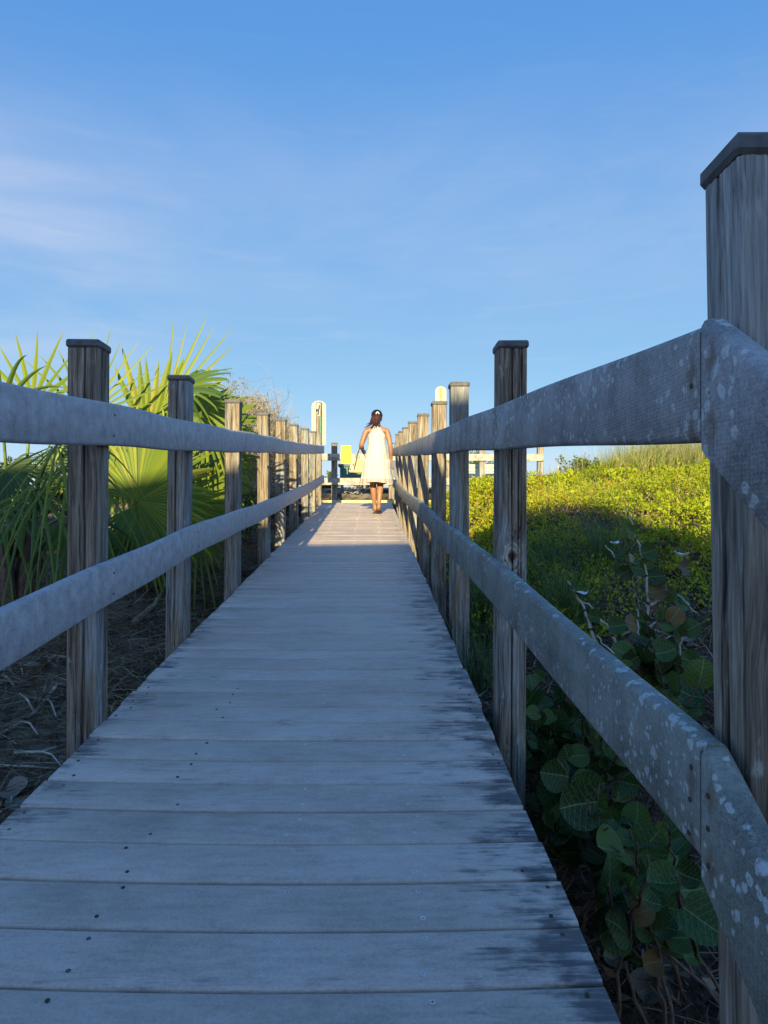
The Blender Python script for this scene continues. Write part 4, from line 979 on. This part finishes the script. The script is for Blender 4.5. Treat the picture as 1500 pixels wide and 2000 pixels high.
for (u, v, D_, r, rn, nr, lab) in ((1205, 1064, 3.38, .022, .9, (0, -.3, 1), 'small white leaf tip on the left branch of the tall sea grape'), (1228, 1096, 3.36, .032, .6, (0, -1, .3), 'round pale brown dead leaf hanging on the tall sea grape stem'), (1148, 1160, 3.1, .032, 1, (.5, -.6, 1), 'bright white folded leaf on the leaning sea grape stem'),
                                   (1330, 1088, 3.3, .035, 1, (0, -.3, 1), 'white leaf beside the nearest right post'), (1340, 1110, 3.32, .04, .05, (0, -1, .2), 'dark brown dead leaf below the white one beside the nearest right post'), (1298, 1155, 3.34, .034, .5, (0, -1, .3), 'beige dead leaf right of the tall sea grape stem')):
    dry_leaf(at(u, v, D_), r, lab, M_PALELEAF if rn >= .9 else M_DRYLEAF, nr, rn, group='dead leaves still held by the sea grapes')  # highest tones take the plain pale leaf colour
def twig(pts, r, label, mat=M_PALETWIG, lift=.02, side=()):
    P = np.array([hit(u, v, lift) for u, v in pts]); P[:, 2] += .01 * np.sin(np.arange(len(P)) * 2.1)
    mb = MB(); mb.tube(P, np.linspace(r, r * .5, len(P)), 6)
    for (i, du, dv) in side:
        q = hit(pts[i][0] + du, pts[i][1] + dv, lift + .02); mb.tube([P[i], (P[i] + q) / 2 + (0, 0, .02), q], [r * .6, r * .45, r * .3], 5)
    tag(mb.build('fallen_branch', mat, None, tuple(P[0]), smooth=True), label, 'branch', 'fallen branches left of the ramp')
twig([(133, 1338), (112, 1340), (92, 1360), (68, 1392), (44, 1412), (18, 1420), (-8, 1438)], .011, 'bleached crooked branch reaching the nearest left post', side=((3, -30, -38), (4, 30, 22), (2, 18, 40)))
twig([(136, 1285), (108, 1284), (70, 1300), (38, 1297)], .010, 'pale branch lying by the round dry leaf')
twig([(5, 1318), (14, 1326), (28, 1336)], .010, 'short pale stick at the left frame edge under the lower rail')
twig([(28, 1470), (82, 1472), (134, 1448)], .009, 'straight pale stick pointing at the foot of the nearest left post', side=((1, 38, 24),))
twig([(0, 1495), (55, 1500), (112, 1498)], .006, 'thin pale stick across the straw below the straight one')
twig([(-5, 1590), (20, 1578), (45, 1570)], .006, 'thin stick beside the lower left deck corner', side=((1, 8, -20),))
twig([(222, 1340), (262, 1330), (292, 1302), (322, 1262)], .006, 'curved thin stick beside the deck between the two nearest left posts', M_TWIG)
twig([(262, 1215), (300, 1185), (330, 1130)], .022, 'fibrous grey palm stalk leaning beside the second left post', M_TWIG, .05)
twig([(1215, 1240), (1255, 1225), (1310, 1238), (1365, 1262)], .008, 'bleached stick on the ground behind the tall sea grape stem', side=((2, 10, -30),))
twig([(1270, 1262), (1300, 1250), (1330, 1230)], .007, 'short pale stick right of the tall sea grape stem', side=((1, 18, 40),))
# ------------------------------------------------------------------ the walking woman
PX, PY = float(at(736, 1000, 10.24)[0]), 10.24
PZ = float(deck(PY))
def mat_skin():
    m, t, out = new_mat('skin'); oc, o2, r = objc(t)
    c = ramp(t, noise(t, oc, 14, 3), [(.3, (.19, .082, .044)), (.7, (.25, .118, .064))])
    p = finish(t, out, c, .5, .4); p.inputs['Subsurface Weight'].default_value = .1; p.inputs['Subsurface Radius'].default_value = (.02, .008, .004); return m
M_SKIN = mat_skin()
def mat_dress():
    m, t, out = new_mat('dress_cloth'); oc, o2, r = objc(t)
    sp = nd(t, 'ShaderNodeSeparateXYZ', {0: oc}).outputs
    c = mix(t, mapr(t, noise(t, oc, 22, 4), .5, .66), (.40, .385, .36), (.36, .31, .295))
    c = mix(t, mth(t, 'MULTIPLY', mapr(t, noise(t, oc, 60, 2), .60, .68), .6), c, (.25, .175, .15))
    c = mix(t, mapr(t, noise(t, vmul(t, oc, (1, 1, .3)), 40, 2), .35, .9, 0, .3), c, (.26, .20, .175))
    hem = mth(t, 'MULTIPLY', mapr(t, sp[2], .545, .53), .55); c = mix(t, hem, c, (.28, .165, .145))
    finish(t, out, c, .85, .1, noise(t, oc, 300, 2), .2, .001); return m
M_DRESS = mat_dress()
M_HAIR = mat_simple('dark_auburn_hair', (.008, .005, .007), .6, .2, .5, 60, .003)
M_HAIRTIP = mat_simple('auburn_hair_ends', (.026, .006, .008), .6, .2, .4, 60, .003)
M_STRAP = mat_simple('black_leather', (.02, .02, .022), .5, .4, .3, 30)
M_SANDAL = mat_simple('brown_sandal', (.10, .055, .03), .7, .3, .3, 30)
pr = empty('person', (PX, PY, PZ), 'woman in a sleeveless cream tiered dress walking up the ramp away from view', 'person')
J, E, RAD = [], [], []
def jn(p, r, par=None):
    J.append(p); RAD.append(r if isinstance(r, tuple) else (r, r))
    if par is not None: E.append((par, len(J) - 1))
    return len(J) - 1
pel = jn((0, 0, .86), (.135, .105))
sp1 = jn((0, .005, .98), (.115, .09), pel); sp2 = jn((0, .005, 1.12), (.12, .095), sp1); sp3 = jn((0, 0, 1.245), (.115, .085), sp2)
nk = jn((0, .0, 1.335), (.052, .052), sp3); nk2 = jn((0, .012, 1.39), (.047, .05), nk)
h1 = jn((0, .025, 1.445), (.062, .078), nk2); h2 = jn((0, .028, 1.50), (.070, .088), h1); h3 = jn((0, .022, 1.55), (.058, .070), h2)
nose = jn((0, .122, 1.465), .011, h1)
for sx_ in (-1, 1): jn((sx_ * .078, .02, 1.465), (.012, .02), h1)
# legs: left foot ahead, right foot pushing off
def leg(sx_, hip, knee, ank, heel, ball, toe):
    a = jn(hip, .088, pel); b = jn(((hip[0] + knee[0]) / 2, (hip[1] + knee[1]) / 2, (hip[2] + knee[2]) / 2), .072, a); c = jn(knee, .053, b)
    cf = jn((knee[0] * .65 + ank[0] * .35, knee[1] * .65 + ank[1] * .35 - .012, knee[2] * .65 + ank[2] * .35), .054, c)
    lo = jn((knee[0] * .2 + ank[0] * .8, knee[1] * .2 + ank[1] * .8, knee[2] * .2 + ank[2] * .8), .034, cf); d = jn(ank, .033, lo)
    jn(heel, .028, d); e = jn(ball, (.038, .024), d); jn(toe, (.030, .014), e)
leg(-1, (-.072, .0, .80), (-.056, .11, .455), (-.030, .15, .085), (-.028, .115, .045), (-.034, .275, .052), (-.036, .325, .045))
leg(1, (.078, .0, .80), (.052, .035, .45), (.028, -.075, .125), (.026, -.115, .105), (.03, .02, .038), (.03, .07, .03))
def hand(w, d, side, par):
    d = Vector(d).normalized(); s_ = Vector(side).normalized(); n_ = d.cross(s_)
    p = jn(tuple(Vector(w) + d * .045), (.030, .016), par)
    for k, (o, L) in enumerate(((-.024, .060), (-.008, .070), (.008, .066), (.023, .052))):
        b = Vector(w) + d * .085 + s_ * o; a = jn(tuple(b), .0085, p); q = jn(tuple(b + d * L * .5 + n_ * .010), .008, a); jn(tuple(b + d * L * .85 + n_ * .034), .0065, q)
    b = Vector(w) + d * .03 - s_ * .034; a = jn(tuple(b), .010, p); jn(tuple(b + d * .045 - s_ * .012 + n_ * .012), .0085, a)
def arm(shl, elb, wri, hd, side):
    a = jn(shl, .052, sp3); m_ = jn(tuple((np.array(shl) * .5 + np.array(elb) * .5)), .047, a); b = jn(elb, .038, m_)
    f_ = jn(tuple(np.array(elb) * .6 + np.array(wri) * .4), .038, b); w_ = jn(wri, .024, f_); hand(wri, hd, side, w_)
arm((-.155, -.005, 1.275), (-.238, -.03, 1.045), (-.215, .17, .985), (.1, 1, -.1), (0, .1, 1))
arm((.155, -.005, 1.275), (.205, -.03, 1.04), (.218, .03, .83), (.05, .12, -1), (0, 1, .1))
J = [(x + PX, y + PY, z + PZ + SL * y * (1 if z < .3 else 0)) for (x, y, z) in J]
me = bpy.data.meshes.new('body'); me.from_pydata([(x - PX, y - PY, z - PZ) for x, y, z in J], E, [])
bd = bpy.data.objects.new('body', me); link(bd, pr, (PX, PY, PZ)); me.materials.append(M_SKIN)
sk = bd.modifiers.new('skin', 'SKIN'); sk.use_smooth_shade = True
if not me.skin_vertices: me.attributes.new('skin', 'SKIN', 'POINT') if False else None
if not me.skin_vertices:
    bpy.context.view_layer.objects.active = bd; bpy.ops.mesh.customdata_skin_add()
for sv, r in zip(me.skin_vertices[0].data, RAD): sv.radius = r; sv.use_root = False
me.skin_vertices[0].data[0].use_root = True
sb = bd.modifiers.new('sub', 'SUBSURF'); sb.levels = 2; sb.render_levels = 2
# dress: two gathered tiers, halter neck
def ringed(rows, amp, kfold, nth=72, seed=0, notch=None):
    V = []; th = np.linspace(0, 2 * np.pi, nth, endpoint=False); g_ = np.random.default_rng(seed); ph = g_.uniform(0, 6.28, 6)
    for (z, hx, hy, cy, am) in rows:
        hx *= .90; hy *= .92
        fo = 1 + am * (np.sin(th * kfold + ph[0]) * .6 + np.sin(th * (kfold * 1.7 // 1) + ph[1]) * .4 + .4 * np.sin(th * 3 + ph[2]))
        zz = z + (.012 * np.sin(th * 3 + ph[3]) * (am > .04))
        V += list(np.stack([hx * np.cos(th) * fo, cy + hy * np.sin(th) * fo, zz + 0 * th], 1))
    k = nth; n = len(rows)
    return np.array(V), [(i * k + j, i * k + (j + 1) % k, (i + 1) * k + (j + 1) % k, (i + 1) * k + j) for i in range(n - 1) for j in range(k)]
O = np.array([PX, PY, PZ])
up_rows = [(.815, .212, .185, 0, .035), (.90, .190, .168, 0, .03), (.98, .170, .150, 0, .02), (1.06, .150, .130, 0, .018), (1.14, .146, .126, 0, .012), (1.20, .148, .122, 0, .004), (1.245, .125, .112, 0, .004), (1.29, .098, .095, .0, .006), (1.335, .074, .075, .002, .008), (1.368, .060, .060, .006, .01)]
lo_rows = [(.475, .268, .225, 0, .10), (.52, .262, .222, 0, .09), (.60, .248, .214, 0, .07), (.70, .236, .204, 0, .04), (.79, .236, .205, 0, .05), (.822, .232, .200, 0, .06), (.836, .212, .186, 0, .03)]
v, f = ringed(up_rows, .02, 15, seed=1); d1 = mesh_obj('dress', v + O, f, M_DRESS, pr, tuple(O), smooth=True)
v, f = ringed(lo_rows, .05, 17, seed=2); mesh_obj('skirt_tier', v + O, f, M_DRESS, d1, tuple(O), smooth=True)
b = MB(); b.tube([O + (-.012, -.062, 1.372), O + (-.02, -.085, 1.33), O + (-.012, -.112, 1.26)], [.005, .006, .004], 6); b.tube([O + (.012, -.062, 1.372), O + (.016, -.085, 1.33), O + (.004, -.114, 1.25)], [.005, .006, .004], 6)
b.build('neck_tie', mat_simple('pink_tie', (.55, .30, .26), .8, .2, .2, 30), d1, tuple(O), smooth=True)
# hair: cap over the skull and a gathered auburn tail swept to the left
V = []; k = 20; rows_ = 10
for i in range(rows_ + 1):
    ph = math.pi * (.0 + .66 * i / rows_)
    for j in range(k):
        a = 2 * math.pi * j / k; rr_ = 1 + .03 * math.sin(a * 7 + i)
        front = max(0, math.sin(a)); cut = 1 - .30 * front * (i / rows_)
        V.append(O + (.086 * rr_ * math.sin(ph) * math.cos(a), .012 + .103 * rr_ * math.sin(ph) * math.sin(a) * (1 if math.sin(a) < 0 else .92), 1.505 + .088 * math.cos(ph * cut)))
hc = mesh_obj('hair', V, [(i * k + j, i * k + (j + 1) % k, (i + 1) * k + (j + 1) % k, (i + 1) * k + j) for i in range(rows_) for j in range(k)], M_HAIR, pr, tuple(O), smooth=True)
b = MB(); g_ = np.random.default_rng(3)
for q in range(34):
    x0 = g_.normal(0, .030); e = np.array([g_.normal(-.045, .052), -.088 + g_.normal(0, .012), 1.325 + g_.normal(0, .026)])
    if q < 5: e = np.array([-.125 + g_.normal(0, .012), -.05, 1.335])
    p0 = np.array([x0, -.088 + abs(x0) * .3, 1.50 + g_.normal(0, .012)]); m_ = np.array([x0 * 1.25 - .005, -.112, 1.43])
    tt = np.linspace(0, 1, 8)[:, None]; b.tube(O + (1 - tt) ** 2 * p0 + 2 * tt * (1 - tt) * m_ + tt ** 2 * e, [.010, .012, .013, .013, .011, .010, .007, .003], 5)
b.build('ponytail', M_HAIRTIP, hc, tuple(O), smooth=True)
b = MB(); a = np.linspace(.2, 2.94, 12); b.tube(O + np.stack([.010 + .022 * np.cos(a), -.104 - .012 * np.sin(a), 1.500 + .034 * np.sin(a)], 1), .011, 8)
b.build('hair_clip', mat_simple('white_plastic', (.40, .40, .40), .4, .4, .05, 20), hc, tuple(O), smooth=True)
for sx_ in (-1, 1):
    pass
b = MB()
for sx_ in (-.032, .032): b.tube(O + np.array([(sx_ - .012, .100, 1.500), (sx_, .106, 1.502), (sx_ + .012, .100, 1.500)]), [.004, .008, .004], 6)
b.build('eyes', M_STRAP, bd, tuple(O), smooth=True)
b = MB(); b.tube(O + np.array([(-.024, .094, 1.432), (0, .102, 1.430), (.024, .094, 1.432)]), [.003, .007, .003], 6); b.build('mouth', mat_simple('lips', (.35, .12, .10), .5, .4, .1, 20), bd, tuple(O), smooth=True)
for (hx, hy, hz, tx, ty, tz) in ((-.030, .095, .012, -.036, .355, .026), (.026, -.135, .082, .03, .095, .012)):
    b = MB(); c0, c1 = np.array([hx, hy, hz]), np.array([tx, ty, tz]); ds = norm(c1 - c0)
    b.tube(O + np.array([c0, c0 + ds * .05, c0 + ds * .14, c1]) + np.array([0, 0, 0]), [.026, .034, .038, .022], 8)
    vv = b.v[0]; ctr = vv.mean(0); Q = (vv - ctr); nz = np.array([0, -ds[2], ds[1]]); b.v[0] = vv - np.outer(Q @ nz, nz) * .72
    b.build('sandal', M_SANDAL, pr, tuple(O), smooth=True)
# bags carried on the left forearm
fo = np.array([-.235, .03, 1.015])
bg_ = empty('straw_bag', tuple(O + (-.23, .06, .62)), 'tan straw bag with a thin black strap held at the womans left side', 'bag')
M_STRAWB = mat_simple('tan_straw_weave', (.42, .31, .17), .8, .2, .2, 70, .003)
b = MB(); b.box(-.345, -.13, .01, .12, .635, .85, .015); vv = b.v[0]; vv[:, 0] = -.235 + (vv[:, 0] + .235) * (1.12 - .9 * (vv[:, 2] - .635)); b.v[0] = vv + O; b.build('bag_body', M_STRAWB, bg_, tuple(O), smooth=False)
b = MB(); b.tube(O + np.array([(-.31, .06, .84), (-.28, .03, .96), (-.235, .02, 1.065), (-.20, .05, .96), (-.17, .08, .84)]), .006, 6); b.tube(O + np.array([(-.26, -.0, 1.02), (-.30, -.01, .86), (-.345, 0, .68)]), .007, 6); b.build('strap', M_STRAP, bg_, tuple(O), smooth=True)
tb_ = empty('tote_bag', tuple(O + (-.36, .12, .62)), 'white cloth bag with dark spots beside the tan straw bag', 'bag')
b = MB(); b.box(-.435, -.30, .10, .17, .645, .83, .02); vv = b.v[0]; vv[:, 0] += (vv[:, 2] - .65) * .30; b.v[0] = vv + O; tbo = b.build('bag_body', M_WHITE, tb_, tuple(O))
b = MB()
for (x_, z_) in ((-.36, .76), (-.40, .69), (-.33, .70)): b.box(x_ - .012, x_ + .012, .094, .099, z_ - .012, z_ + .012, .002)
b.v = [q + O for q in b.v]; b.build('dark_spots', M_STRAP, tb_, tuple(O))
b = MB(); b.tube(O + np.array([(-.33, .13, .82), (-.30, .10, .96), (-.245, .05, 1.055), (-.24, .10, .95), (-.28, .13, .83)]), .006, 6); b.build('strap', M_WHITE, tb_, tuple(O), smooth=True)
